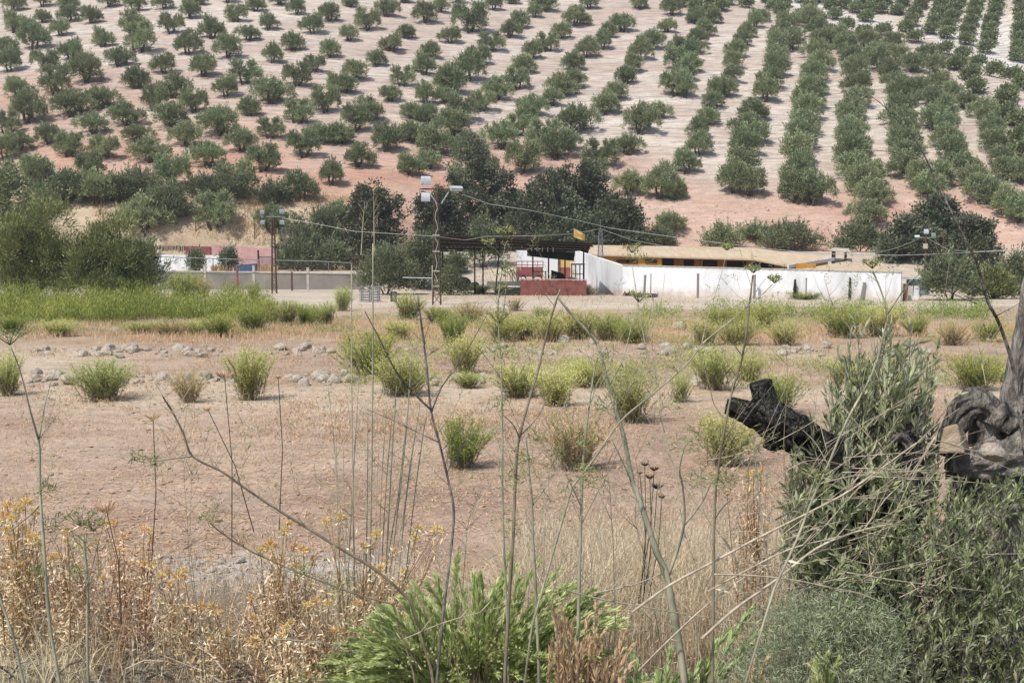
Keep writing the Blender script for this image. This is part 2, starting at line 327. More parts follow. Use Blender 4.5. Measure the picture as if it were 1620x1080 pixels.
# ================================================================ ground sheet
def lerp(a,b,t): return a+(b-a)*t[...,None]
def build_ground():
    ys=np.concatenate([np.linspace(-60,1,14),np.arange(1.2,14,.11),np.arange(14,50,.3),np.arange(50,78,.5),np.arange(78,104,.28),np.arange(104.3,170,.9),np.arange(171,300,2.5),np.linspace(305,900,18),np.linspace(1000,4000,8)])
    nc=260; u=np.linspace(-1,1,nc); u=np.sign(u)*(.8*np.abs(u)+.2*np.abs(u)**3)
    W=16+.85*np.abs(ys)
    X=u[None,:]*W[:,None]; Y=np.repeat(ys[:,None],nc,1); Z=hgt(X,Y)
    def c(h,k=.84,ds=.31):
        v=np.array(lin(h,k)[:3]); l=v@np.array([.3,.55,.15]); return v*(1-ds)+l*ds
    n1=fbm(X*.22,Y*.22,4); n2=fbm(X*.9+40,Y*.9,4); n3=fbm(X*.035+9,Y*.05,4); ns=fbm(X*.05,Y*.45,4)
    field=lerp(lerp(np.broadcast_to(c('BF9E80'),X.shape+(3,)),c('D6BC9A'),sst(.35,.65,n1)),c('B28C6C'),sst(.55,.8,n2)*.5)
    red=lerp(np.broadcast_to(c('B88E74'),X.shape+(3,)),c('CEAA8C'),sst(.35,.7,n2))
    field=lerp(field,red,sst(23,19,Y+4*(n1-.5))*.5)
    dry=lerp(np.broadcast_to(c('B4926C'),X.shape+(3,)),c('C8AB82'),sst(.3,.7,n2))
    field=lerp(field,dry,sst(31,34,Y+5*(n1-.5))*sst(62,52,Y+6*(n1-.5))*.85)
    track=lerp(np.broadcast_to(c('CDB79A'),X.shape+(3,)),c('DACAB2'),sst(.3,.7,ns))
    tr=sst(56,62,Y+6*(n1-.5)); field=lerp(field,track,tr*.9)
    field=lerp(field,c('C4A27C'),sst(68,72,Y-.25*X)*sst(84,78,Y)*sst(3,9,X)*.7*sst(.4,.6,n1))
    emb=lerp(np.broadcast_to(c('8F7A62'),X.shape+(3,)),c('B49C7C'),sst(.3,.7,n2))
    field=lerp(field,emb,sst(10.6,9.4,Y))
    rub=lerp(np.broadcast_to(c('BDB3A6'),X.shape+(3,)),c('D6CEC4'),sst(.3,.7,fbm(X*5,Y*5,3)))
    field=lerp(field,rub,sst(9.8,10.2,Y)*sst(11.4,10.7,Y+.8*(n1-.5))*sst(-.6,-1.4,X)*sst(-3.9,-3.2,X)*.9)
    hill=lerp(np.broadcast_to(c('C9AE9A'),X.shape+(3,)),c('D8C8B6'),sst(.35,.65,.5*n3+.5*ns))
    low=lerp(np.broadcast_to(c('C98A68'),X.shape+(3,)),c('D8A282'),sst(.3,.7,n1))
    hill=lerp(hill,low,sst(140,103,Y+50*(n3-.5)-10*sst(0,-30,X))*(.7+.28*sst(5,-20,X)))
    hill=lerp(hill,c('D2B98C'),sst(.56,.66,fbm(X*.06+2,Y*.09+7,4))*sst(-5,-18,X)*sst(145,118,Y)*.4)
    hill=lerp(hill,c('DCD6CC'),sst(.5,.6,fbm(X*.05+31,Y*.05+2,3))*sst(0,12,.847*(X-43)+.533*(Y-179)))
    bank=lerp(np.broadcast_to(c('8A6A54'),X.shape+(3,)),c('B58A70'),sst(.35,.65,n2))
    bankd=lerp(np.broadcast_to(c('BFA27A'),X.shape+(3,)),c('CDB58C'),sst(.3,.7,n2))
    hill=lerp(hill,bank,sst(107,101,Y)*sst(-12.5,-10.5,X)*sst(14,11,X))
    hill=lerp(hill,bankd,sst(106,103.5,Y+5*(n1-.5))*sst(-11,-13,X))
    plat=np.broadcast_to(c('C8B49A'),X.shape+(3,))
    mid=lerp(field,plat,sst(80,86,Y)*.6)
    col=lerp(mid,hill,sst(96,99,Y+2*(n2-.5)))
    nr,ncx=X.shape
    v=np.stack([X,Y,Z],-1).reshape(-1,3)
    i=np.arange(nr-1)[:,None]*ncx+np.arange(ncx-1)[None,:]; i=i.ravel()
    q=np.stack([i,i+1,i+ncx+1,i+ncx],1)
    mb=MB(); mb.add(v,quads=q)
    m,nt,N,L=nmat('dry_soil')
    A=N('ShaderNodeAttribute'); A.attribute_name='soil'
    tc=N('ShaderNodeTexCoord')
    def noise(sc,st=(1,1,1),det=6,ro=.65):
        mp=N('ShaderNodeMapping'); mp.inputs['Scale'].default_value=st; L(tc.outputs['Object'],mp.inputs[0])
        n=N('ShaderNodeTexNoise'); n.inputs['Scale'].default_value=sc; n.inputs['Detail'].default_value=det; n.inputs['Roughness'].default_value=ro
        L(mp.outputs[0],n.inputs['Vector']); return n.outputs['Fac']
    def mr(f,a,b,lo,hi):
        r=N('ShaderNodeMapRange'); r.inputs[1].default_value=a; r.inputs[2].default_value=b; r.inputs[3].default_value=lo; r.inputs[4].default_value=hi; L(f,r.inputs[0]); return r.outputs[0]
    def mul(a,b):
        r=N('ShaderNodeMath'); r.operation='MULTIPLY'; L(a,r.inputs[0]); L(b,r.inputs[1]); return r.outputs[0]
    f=mul(mr(noise(6.),.3,.7,.78,1.18),mr(noise(.55,(1,3.2,1),9,.72),.3,.7,.74,1.2))
    f=mul(f,mr(noise(38.,det=3),.3,.7,.8,1.16))
    mx=N('ShaderNodeMixRGB'); mx.blend_type='MULTIPLY'; mx.inputs[0].default_value=1
    L(A.outputs['Color'],mx.inputs[1]); cb=N('ShaderNodeCombineColor'); [L(f,cb.inputs[k]) for k in range(3)]; L(cb.outputs[0],mx.inputs[2])
    # grey dried weeds and prunings lie in streaks along the contour of the slope
    mk=mr(noise(.8,(.35,2.2,2.2),9,.7),.48,.6,0,.72)
    sx=N('ShaderNodeSeparateXYZ'); L(tc.outputs['Object'],sx.inputs[0]); hy=mr(sx.outputs['Y'],104,125,0,1)
    m2=N('ShaderNodeMixRGB'); L(mul(mk,hy),m2.inputs[0]); L(mx.outputs[0],m2.inputs[1]); m2.inputs[2].default_value=lin('9C8F88',.75)
    b=N('ShaderNodeBsdfPrincipled'); b.inputs['Roughness'].default_value=.95; b.inputs['Specular IOR Level'].default_value=.1
    L(m2.outputs[0],b.inputs['Base Color'])
    bp=N('ShaderNodeBump'); bp.inputs['Strength'].default_value=.8; bp.inputs['Distance'].default_value=.08; L(noise(7.,det=8,ro=.7),bp.inputs['Height'])
    L(bp.outputs[0],b.inputs['Normal'])
    o=N('ShaderNodeOutputMaterial'); L(b.outputs[0],o.inputs[0])
    me=mb.mesh('ground',m,True)
    ca=me.color_attributes.new('soil','FLOAT_COLOR','POINT')
    ca.data.foreach_set('color',np.concatenate([col.reshape(-1,3),np.ones((nr*ncx,1))],1).astype(np.float32).ravel())
    ob=link('ground',me); ob['kind']='structure'; ob['label']='dry pinkish field and hillside soil'
    return ob
build_ground()

# ================================================================ tree prototypes
def trunk_mb(stems,h,r0,spread,sides=7):
    mb=MB(); tips=[]
    for i in range(stems):
        a=6.283*i/stems+random.random(); s=spread*(.6+.6*random.random())
        p=[(.25*spread*math.cos(a)*(i>0 or stems>1),.25*spread*math.sin(a)*(stems>1),-.4)]
        for j in range(1,6):
            t=j/5; p.append((s*math.cos(a)*(.3+.7*t)+.08*random.gauss(0,1),s*math.sin(a)*(.3+.7*t)+.08*random.gauss(0,1),h*t))
        mb.tube(p,[r0*(1.25-.85*j/5) for j in range(6)],sides,rough=.25)
        for b in range(3):
            q=Vector(p[3+b%3]); e=q+Vector((random.gauss(0,.5),random.gauss(0,.5),.3+.6*random.random()))*h*.55
            mb.tube([q,(q+e)*.5+Vector((0,0,.08*h)),e],[r0*.45,r0*.3,r0*.1],5)
    return mb
def olive_proto(kind):
    """broad, twin-lobed, round and loose olives, all about 5 m wide"""
    lobes=[]
    if kind=='round': lobes=[(0,0,1.6,2.0,1.9,1.4),(.6,-.3,2.3,1.4,1.4,1.1),(-.8,.2,2.0,1.4,1.3,1.1),(.9,.5,1.3,1.5,1.3,1.1),(-.9,-.4,1.1,1.3,1.3,.9)]
    if kind=='broad': lobes=[(-1.4,0,1.25,1.3,1.5,1.1),(1.3,.1,1.3,1.4,1.5,1.1),(0,0,1.9,1.6,1.5,1.2),(.2,-.7,1.1,1.5,1.2,1.0)]
    if kind=='twin':  lobes=[(-1.3,.1,1.4,1.2,1.4,1.25),(1.25,-.1,1.45,1.3,1.4,1.35),(-1.1,0,2.2,.85,.9,.8),(1.1,0,2.4,.9,.9,.8),(0,.2,1.2,1.1,1.0,.9)]
    if kind=='loose': lobes=[(-1.3,.3,1.2,1.05,1.1,1.0),(.1,-.4,1.9,1.3,1.2,1.2),(1.4,.2,1.2,1.05,1.1,1.0),(.3,.4,1.0,1.3,1.0,.8),(-.7,-.2,2.1,.9,.9,.7)]
    if kind=='lopsided': lobes=[(-.6,0,1.8,1.6,1.6,1.5),(1.3,0,1.1,1.3,1.3,.95),(.4,.3,1.6,1.3,1.3,1.1),(-1.4,.1,1.2,1.1,1.2,1.0)]
    if kind=='tall':  lobes=[(0,0,1.4,1.9,1.8,1.3),(.1,0,2.6,1.4,1.4,1.2),(-.6,.2,1.8,1.4,1.3,1.2),(.8,-.2,1.6,1.3,1.3,1.2)]
    mb=MB(); lobes=[(a+R.normal()*.18,b+R.normal()*.18,c+R.normal()*.12,rx*(.82+.3*R.random()),ry*(.82+.3*R.random()),rz*(.82+.3*R.random())) for a,b,c,rx,ry,rz in lobes]
    crown(mb,lobes,190,36,.27,.085,.2,up=.6,tlo=0,thi=.95,inner=.12)
    shoots(mb,lobes,60,14,.3,.11,.4,.85)
    tr=trunk_mb({'round':2,'broad':3,'twin':2,'loose':3,'lopsided':2,'tall':2}[kind],1.9,.17,{'twin':1.1,'broad':1.0,'loose':1.0}.get(kind,.6))
    return (tr.mesh('trunk',M['bark']),mb.mesh('crown',M['olive']))
KINDS=['round','broad','twin','loose','lopsided','tall']
OP={}
for kd in KINDS:
    OP[kd]=[olive_proto(kd) for _ in range(3)]
WORD={'round':'rounded','broad':'broad','twin':'twin-crowned','loose':'loose ragged','lopsided':'lopsided','tall':'tall full'}
def place_tree(name,protos,loc,s,sz,rz,label,cat,group):
    e=thing(name,label,cat,loc,group,rz); e.scale=(s,s,sz)
    link('trunk',protos[0],e); link('crown',protos[1],e); return e

# digitised from the photograph: (x, base y, width) in a 3x enlargement
Z1="""70,160,150 200,115,90 430,118,110 635,155,140 815,165,125 1005,190,140 1180,198,115 1275,148,110 1120,110,120 1410,75,80 1480,165,120 1565,108,110
60,60,120 200,40,110 330,60,120 520,40,110 640,60,120 780,50,110 900,95,110 940,30,100 1080,20,100 1210,60,110 1330,30,110 330,110,110
165,240,160 290,175,120 340,290,140 485,228,125 660,255,170 890,265,135 1085,282,140 1295,305,100 1390,245,130 1565,280,110
40,270,120 40,345,130 215,338,140 410,400,180 565,320,135 775,355,130 970,368,145 1165,405,155 1410,415,150 1490,350,120
75,470,140 265,455,155 475,520,170 645,425,150 825,470,165 1070,465,115 1285,495,190 1590,440,110
130,590,190 340,558,190 735,532,135 920,538,140 1180,555,130 1415,590,160 1545,540,150
35,640,120 440,640,150 600,600,160 650,680,145 810,615,180 1045,650,210 1285,662,125 1590,690,110
90,720,140 230,690,150 330,750,170 490,762,170 885,700,150 1150,725,145 1510,685,120
710,775,190 985,795,185 1250,820,180 1440,750,165
20,760,150 170,890,200 450,980,210 430,860,130 815,890,185 1125,930,220 1430,960,185 1570,885,110
690,1100,230 780,1010,210 1020,1090,200 1290,1105,180 1590,1050,110"""
Z2="""40,40,90 215,85,120 400,115,130 470,65,100 610,160,180 725,55,100 810,25,90 845,140,110 960,60,150 915,90,90 1110,130,150 1175,50,110 1330,155,140 1415,50,100 1570,80,110 1610,20,80 90,0,100 300,20,90 550,20,90
35,200,80 125,150,130 310,190,105 515,210,115 800,185,115 710,250,130 975,250,120 1050,190,110 1265,185,100 1160,280,120 1240,240,110 1475,240,130 1545,160,100
240,250,140 165,320,110 425,280,110 390,360,130 650,315,125 600,390,175 910,285,100 860,355,130 1100,340,130 1415,290,125 1385,350,110
65,385,135 290,415,120 230,485,125 510,450,180 400,500,100 490,495,100 740,480,140 830,430,140 1045,465,150 1100,425,130 1350,405,120
25,450,60 130,580,180 670,535,140 900,555,150 1000,510,80 1250,550,150 1305,480,130 1580,460,150 1500,570,120
330,570,110 410,590,90 575,590,160 840,650,150 880,600,100 1115,640,190 1420,640,170
70,630,150 330,680,150 530,650,190 210,725,160 760,710,170 1020,760,180 960,720,170 1080,720,90 1360,740,140 1230,800,180 1200,850,140
445,745,200 10,690,60 80,800,160 330,840,130 415,805,90 620,780,180 860,830,180 1370,930,140 1510,950,190 1580,950,90 1555,1110,160
680,860,150 560,900,110 1605,250,120 1590,335,130 1612,410,110"""
ROWS=[("the short row left of the one behind the flag",125,"10,470 10,390 45,350 35,300 60,265 75,215 110,180 140,120 60,120"),
("the row behind the flag",100,"20,830 70,745 75,660 120,600 140,520 165,470 205,465 235,400 240,335 255,280 285,225 300,185 345,140 375,110"),
("the row above the white wall's left corner",150,"240,920 320,935 280,830 290,745 345,690 300,640 345,580 390,490 415,430 440,375 445,315 450,260 515,245 480,200 490,150"),
("the row above the middle of the white wall",155,"540,970 610,975 555,870 545,790 560,720 580,650 585,580 590,520 610,460 620,400 645,345 640,290 660,240 640,180 600,140"),
("the row above the right end of the stable roof",150,"870,1070 905,985 850,930 870,880 805,860 815,790 800,740 800,680 795,620 800,570 830,520 825,450 820,390 800,320 775,270 735,235"),
("the row above the dark oak on the right",150,"1170,950 1200,900 1130,890 1060,850 1070,800 1040,740 1045,680 1030,610 1030,550 1030,490 1010,440 980,390 930,345 920,300 870,240"),
("the row crossed by the long bare twig",140,"1600,1060 1540,1030 1470,980 1410,960 1380,900 1330,850 1275,780 1260,710 1250,650 1190,620 1230,580 1180,510 1110,480 1090,350 1020,310 1000,240"),
("the upper row along the right edge",130,"1605,880 1535,860 1515,800 1470,730 1465,670 1450,610 1430,570 1340,520 1260,490 1215,430 1200,360 1160,290"),
("the topmost row before the gully",120,"1600,760 1600,690 1590,610 1530,580 1530,510 1390,450 1365,390 1300,340 1240,270 1100,210 950,180"),
("the gully line below the far slope",110,"1610,430 1540,480 1480,370 1400,330 1330,290 1560,390 700,190 640,130 560,110 470,80 780,150 860,190 1060,160 720,100 600,60"),
]
FAR="1085,130 1100,90 1130,50 1150,10 1180,170 1195,130 1210,90 1225,50 1240,10 1255,190 1265,150 1280,110 1295,70 1305,30 1345,220 1350,175 1365,135 1380,95 1390,55 1400,15 1440,260 1450,215 1455,170 1465,125 1480,80 1490,40 1500,5 1590,300 1595,255 1600,210 1600,165 1605,120 1605,75 1610,30 940,70 960,30 870,110 890,70 905,30 1020,80 1040,40 1055,5 820,70 840,30 770,50 700,50 720,20 640,20 560,20 480,40 430,60 180,60 120,90 60,110 60,60 130,40 210,30 300,40 400,20 20,40"
tl=[]
for zs,ox in((Z1,0),(Z2,540)):
    for tok in zs.split():
        a,b,w=[float(v) for v in tok.split(',')]; tl.append([ox+a/3,b/3,w/3,None,0])
for rn,w0,rs in ROWS:
    pts=[[float(v) for v in t.split(',')] for t in rs.split()]
    for k,(a,b) in enumerate(pts): tl.append([1080+a/3,b/3,(w0*(.66+.44*b/950))/3*1.08,rn,k])
for t in FAR.split():
    a,b=[float(v) for v in t.split(',')]; tl.append([1080+a/3,b/3,(75+b*.08)/3,'far',0])
# trees on the slope, in tiers for those that stand in no clear row
info=[]
for (px,py,w,rn,k) in tl:
    p=at(px,min(py,392)-1.5,96.); 
    if p.y>415: continue
    s=w*p.y/F/(4.9 if rn else 5.1); s=min(max(s,.62),1.4)
    info.append([p,s,px,py,w,rn,k])
loose=[t for t in info if t[5] is None]
loose.sort(key=lambda t:t[3]); nt_=13; per=math.ceil(len(loose)/nt_)
tiers=[sorted(loose[i*per:(i+1)*per],key=lambda t:t[2]) for i in range(nt_)]
GR='olive trees planted over the hillside'
cnt=[0]
def olive(t,label,kd=None):
    p,s=t[0],t[1]; kd=t[7]
    pr=OP[kd][random.randrange(3)]
    zz=s*(.95+.36*random.random())
    place_tree('olive_tree',pr,(p.x,p.y,p.z-.05),s,zz,random.uniform(-.5,.5)+(3.1416 if random.random()<.5 else 0),label,'olive tree',GR); cnt[0]+=1
def kind_for(t):
    r=random.random()
    if t[5]: return random.choice(['round','broad','round','tall','lopsided','round'])
    if t[4]<38: return random.choice(['round','tall','round','loose'])
    return random.choice(['twin','broad','loose','round','lopsided','twin'])
for t in info: t.append(kind_for(t))
far=[]
for ti,T in enumerate(tiers):
    for k,t in enumerate(T):
        sz='large' if t[1]>1.12 else ('small' if t[1]<.85 else 'middling')
        olive(t,f"{sz} {WORD[t[7]]} olive tree, {ordn(k+1)} from left in {ordn(ti+1)} tier down the slope")
for rn,_,_ in ROWS:
    T=[t for t in info if t[5]==rn]
    for k,t in enumerate(T):
        if cnt[0]<300: olive(t,f"{WORD[t[7]]} olive tree, {ordn(k+1)} up {rn}")
        else: far.append(t)
far+= [t for t in info if t[5]=='far']
mb=MB()
for p,s,px,py,w,rn,k,kd in far:
    s*=.8; lobes=[(p.x,p.y,p.z+1.7*s,1.9*s,1.9*s,1.5*s),(p.x+.6*s,p.y,p.z+2.2*s,1.3*s,1.3*s,1.2*s),(p.x-.6*s,p.y,p.z+1.9*s,1.2*s,1.3*s,1.2*s)]
    crown(mb,lobes,95,14,.42,.2,.28,up=.5,tlo=0,thi=.8)
single('distant_olive_grove',mb,'olive','olive rows and scrub on the far slope beyond the gully, top right','olive grove',kind='stuff')
print('olives',cnt[0],'far',len(far))

# dry weeds and prunings lying in lines on the slope
k=26000; y=100+110*R.random(k)**1.2; x=(-.5+R.random(k))*1.0*y; kp=R.random(k)<sst(.46,.62,fbm(x*.12+7,y*.55,4))*sst(100,108,y)*(.847*(x-43)+.533*(y-179)<0); x,y=x[kp],y[kp]; k=len(x)
m=MB(); a=R.normal(size=k)*.5; m.kites(np.stack([x,y,hgt(x,y)+.03],1),np.stack([np.cos(a),np.sin(a),.35*R.normal(size=k)+.47*np.sin(a)],1),np.stack([0*a,-.6+0*a,1+0*a],1)+unit(k)*.5,.2+.35*R.random(k),.05+.06*R.random(k),R.random(k))
single('slope_litter',m,'greystraw','grey dry weeds and prunings streaked along the olive slope','dry weeds',kind='stuff')
# ---------------------------------------------------------------- holm oaks, tamarisks and shrubs
def big_tree(name,label,cat,px,pyb,d,wpx,hpx,mat,lobes,group=None,nc=300,per=30,ln=.26,w=.13,spread=.28,up=.3,tr=(1,.22),thi=.85,sh=0,tlo=0.):
    """lobes in unit space: x in -1..1 of half width, z in 0..1 of height"""
    base=P(px,pyb,d); gx=gz(base.x,d)
    W=wpx*d/F*.5; H=max(hpx*d/F+(base.z-gx),.75*hpx*d/F); base.z=gx
    J=random.gauss
    L=[((a+J(0,.12))*W,(b+J(0,.12))*W,max(.2,c+J(0,.06))*H,rx*W*random.uniform(.72,1.05),ry*W*random.uniform(.72,1.05),rz*H*random.uniform(.75,1.05)) for a,b,c,rx,ry,rz in lobes]
    e=thing(name,label,cat,base,group)
    t=MB()
    st=tr[0]
    for i,(a,b,c,*_) in enumerate(L[:max(st,1)*2]):
        p0=Vector((random.uniform(-.1,.1)*W,random.uniform(-.1,.1)*W,-.3)); p1=Vector((a,b,c))
        t.tube([p0,p0.lerp(p1,.35)+Vector((0,0,.1*H)),p0.lerp(p1,.75),p1],[tr[1],tr[1]*.7,tr[1]*.4,tr[1]*.15],6,rough=.2)
    part('trunk',t,'bark',e)
    m=MB(); crown(m,L,nc,per,ln,w,spread,up=up,thi=thi,tlo=tlo)
    if sh: shoots(m,L,sh,26,ln,w,.5,1.3)
    part('crown',m,mat,e)
    return e
RL=[(0,0,.42,.78,.8,.42),(-.52,.1,.33,.5,.6,.35),(.52,-.1,.33,.5,.6,.35),(0,-.3,.22,.7,.5,.24),(.1,-.2,.75,.5,.5,.26),(-.3,0,.68,.4,.4,.25),(.35,.1,.66,.4,.4,.25)]
_q=np.random.default_rng(3)
TL=[(0,0,.4,.6,.7,.36)]+[(float(_q.uniform(-.72,.72)),float(_q.uniform(-.6,.5)),float(_q.uniform(.18,.72)),float(_q.uniform(.26,.42)),float(_q.uniform(.3,.45)),float(_q.uniform(.15,.24))) for _ in range(16)]+[(-.75,-.1,.12,.3,.5,.16),(-.35,-.3,.12,.34,.5,.17),(.05,-.3,.11,.34,.5,.16),(.45,-.3,.12,.34,.5,.17),(.78,-.1,.12,.28,.5,.16)]
BL=[(0,0,.35,.8,.7,.4),(-.55,0,.28,.45,.5,.32),(.55,.1,.28,.45,.5,.32),(.1,-.2,.6,.5,.5,.38),(-.25,.1,.62,.4,.4,.3)]
GO='dark holm oaks along the stream bank'
for nm,lb,px,pb,d,w,h in [
 ('a','very dark holm oak rising above the floodlight mast\'s right arm',745,372,101,105,150),
 ('b','dark holm oak directly behind the floodlight mast',697,368,98,85,85),
 ('c','wide dark holm oak above the middle of the carport roof',862,376,99,135,118),
 ('d','tall dark holm oak with a bare gap, behind the yellow flag',925,372,104,115,140),
 ('e','dark holm oak above the right end of the carport roof',975,386,97,95,90),
 ('f','small dark holm oak between the mast and the wide oak',790,350,102,75,90),
 ('g','low dark oak scrub above the flag at the right',935,388,96,130,60),
 ('h','dark holm oak at the foot of the slope left of the mast',590,380,97,118,112),
 ('i','tall dark holm oak behind the right-hand lamp pole',1487,425,95,100,125),
 ('j','dark holm oak left of the right-hand lamp pole',1432,436,92,95,110),
 ('k','rounded dark holm oak right of the lamp pole behind the long twig',1538,430,90,90,100)]:
    big_tree('holm_oak',lb,'oak tree',px,pb,d,w,h*.88,'oak',RL,GO,nc=300,per=46,ln=.25,w=.15,spread=.25,up=.35,thi=1.)
big_tree('tamarisk_tree','huge olive-green tamarisk filling the left edge','tamarisk',50,482,62,185,190,'tamarisk',TL,'tamarisks by the green belt',nc=520,per=80,ln=.26,w=.045,spread=.26,up=.8,tr=(3,.2),sh=45,tlo=.05,thi=.95)
big_tree('tamarisk_tree','second tamarisk in front of the left arena, right of the huge one','tamarisk',165,478,61,130,155,'tamarisk',TL,'tamarisks by the green belt',nc=360,per=70,ln=.26,w=.045,spread=.24,up=.8,tr=(3,.16),sh=30,tlo=.05,thi=.95)
big_tree('tamarisk_bush','small tamarisk against the end of the back-left white wall','tamarisk',222,476,63,70,90,'willow',RL,'tamarisks by the green belt',nc=200,per=40,ln=.3,w=.05,spread=.3,up=.8,tr=(2,.1),sh=40)
big_tree('olive_bush','dark olive scrub above the huge tamarisk at the left edge','shrub',15,330,100,110,85,'olive',BL,None,nc=220,per=26,ln=.34,w=.13,spread=.3)
big_tree('olive_bush','low grey scrub at the slope foot above the second tamarisk','shrub',115,335,103,95,60,'willow',BL,None,nc=200,per=26,ln=.34,w=.13,spread=.3)
big_tree('willow_bush','round grey-green bush standing left of the floodlight mast foot','bush',612,463,77,100,72,'willow',BL,'bushes by the mast',nc=330,per=36,ln=.24,w=.06,spread=.26,up=.6,tr=(2,.07),sh=50)
big_tree('willow_bush','taller dark green bush between the grey wall and the mast','bush',667,446,83,80,74,'willow',RL,'bushes by the mast',nc=280,per=36,ln=.26,w=.08,spread=.26,tr=(2,.09),thi=.6)
big_tree('willow_bush','small pale bush at the right of the mast foot','bush',712,463,76,48,42,'willow',BL,'bushes by the mast',nc=130,per=30,ln=.2,w=.06,spread=.2,tr=(2,.05))
for lb,px,pb,d,w,h,mt in [
 ('grey-green shrub growing under the left floodlight pole',478,388,97,75,48,'willow'),('leafy shrub inside the arena beyond the pipe railing',470,428,92,62,42,'willow'),
 ('shrub on the dry stone wall left of the bare saplings',525,422,94,62,38,'willow'),('slim pale tree growing behind the carport posts',765,425,90,62,85,'willow'),
 ('small round bush inside the carport\'s left end',718,432,88,30,28,'willow'),
 ('low olive hedge bush above the stable roof, leftmost',1035,390,103,70,25,'willow'),('low olive bush above the middle of the stable roof',1145,392,102,60,35,'olive'),
 ('wide olive bush above the right part of the stable roof',1255,394,101,110,42,'willow'),('olive bush behind the small wooden hut',1362,402,98,110,48,'willow'),
 ('low hedge between the slope foot and the stable roof',1200,390,104,70,26,'olive'),
 ('round willow bush right of the white wall\'s end',1502,484,68,95,78,'willow'),('yellowish scrub bush at the right edge of the track',1570,482,70,80,52,'tamarisk'),
 ('scrub bush at the right edge below the bare red bank',1612,470,76,70,60,'willow'),
 ('low grey shrub on the left bank above the pink wall',340,364,104,125,58,'willow'),('shrub on the left bank below the olives',225,364,104,105,60,'willow'),
 ('olive shrub on the bank above the thin lamp mast',432,368,104,60,50,'willow'),('dusty scrub bush on the left bank, beside the second tamarisk',185,352,103,80,52,'willow'),('low scrub on the left bank just above the dry stone wall',268,388,101,75,34,'willow'),('grey scrub on the bank between the lamp mast and the saplings',510,376,100,70,44,'willow'),('thin shrub before the pink wall',310,424,91,16,26,'willow'),('dark thin shrub before the red panel',362,420,92,20,28,'willow')]:
    big_tree('bank_shrub',lb,'shrub',px,pb,d,w,h,mt,BL,'shrubs around the stables',nc=int(60+w*1.6),per=28,ln=.27,w=.085,spread=.25,up=.6,tr=(2,.06),sh=int(w*.35))
# bare pale saplings behind the grey wall
for lb,px,pt,pb in [('bare pale sapling, left one of the pair before the dark oak',571,318,392),('bare pale sapling, right one of the pair before the dark oak',592,300,395)]:
    d=92; b=P(px,pb,d); e=MB(); o=b.copy(); top=P(px+(6 if px<580 else -1),pt,d)-o
    e.tube([(0,0,-.6),top*.5,top],[.05,.035,.012],5)
    for k in range(7):
        q=top*(.35+.08*k); e.tube([q,q+Vector((random.choice((-1,1))*(.25+.3*random.random()),.2*random.gauss(0,1),.6+.5*random.random()))],[.018,.006],4)
    single('bare_sapling',e,'reed',lb,'sapling',o,'pair of bare saplings')
# ================================================================ yard buildings
def quadslab(mb,pts,th):
    b=[Vector(p)-Vector((0,0,th)) for p in pts]; mb.hexa(b,pts); return mb
def wallmb(mb,p0,p1,z0a,z1a,z0b,z1b,th):
    # upright wall from p0 to p1 with its own foot and top height at both ends
    d=Vector((p1.x-p0.x,p1.y-p0.y,0)).normalized(); n=Vector((-d.y,d.x,0))*th
    a,b=Vector((p0.x,p0.y,0)),Vector((p1.x,p1.y,0)); Z=lambda v,z:Vector((v.x,v.y,z))
    mb.hexa([Z(a,z0a),Z(b,z0b),Z(b+n,z0b),Z(a+n,z0a)],[Z(a,z1a),Z(b,z1b),Z(b+n,z1b),Z(a+n,z1a)]); return mb
# white perimeter wall
c0=P(985,420,75.5); c1=P(1426,431,66.); cl=P(910,396,86.)
e=thing('perimeter_wall','long whitewashed yard wall with a corner, in front of the stable','wall',(c0.x,c0.y,0))
o=Vector((c0.x,c0.y,0)); m=MB()
wallmb(m,c0-o,c1-o,-.5,c0.z,-.5,c1.z,.22); wallmb(m,cl-o,c0-o-Vector((.02,-.03,0)),-.3,cl.z,-.5,c0.z-.003,.22)
part('wall',m,'whitewall',e)
m=MB(); u=(c1-c0).normalized()
for k in range(44):
    t0,t1=k/44,(k+1)/44
    a=c0.lerp(c1,t0)-o; b=c0.lerp(c1,t1)-o
    wallmb(m,a-Vector((.02,.03,0)),b-Vector((.04,.05,0)),a.z+.003,a.z+.05+.01*R.random(),b.z+.003,b.z+.05+.01*R.random(),.28)
part('coping',m,'concrete',e)
# stable building
def slabroof(mb,px4,th=.12): return quadslab(mb,[P(*p) for p in px4],th)
e=thing('stable_building','long low ochre stable with a beige roof behind the white wall','stable',(14,88,0)); o=Vector((14,88,0))
def rel(mb): 
    for v in mb.v: v-=np.array(o)
    return mb
m=MB(); slabroof(m,[(930,402,84.5),(1192,409.5,84.5),(1188,391.5,92),(934,387.5,92)]); slabroof(m,[(1192.3,409.6,84.4),(1246,420,78),(1318,408,83),(1188.4,391.6,91.95)])
part('roof',rel(m),'beige',e)
m=MB(); a=P(1246,420,77.95);b=P(1319,408,82.95); wallmb(m,a,b,a.z-.2,a.z+.03,b.z-.2,b.z+.03,-.08); part('fascia',rel(m),'white',e)
m=MB(); a=P(932,402,84.75);b=P(1047,405,84.75); wallmb(m,a,b,0,a.z-.08,0,b.z-.06,.2)
a2=P(1048,405,87.6);b2=P(1250,412,87.6); wallmb(m,a2,b2,0,a2.z+.12,0,b2.z+.14,.2)
a3=P(1248,418,80.6);b3=P(1310,410,84.);wallmb(m,a3,b3,0,a3.z-.1,0,b3.z-.12,.2)
part('wall',rel(m),'ochre',e)
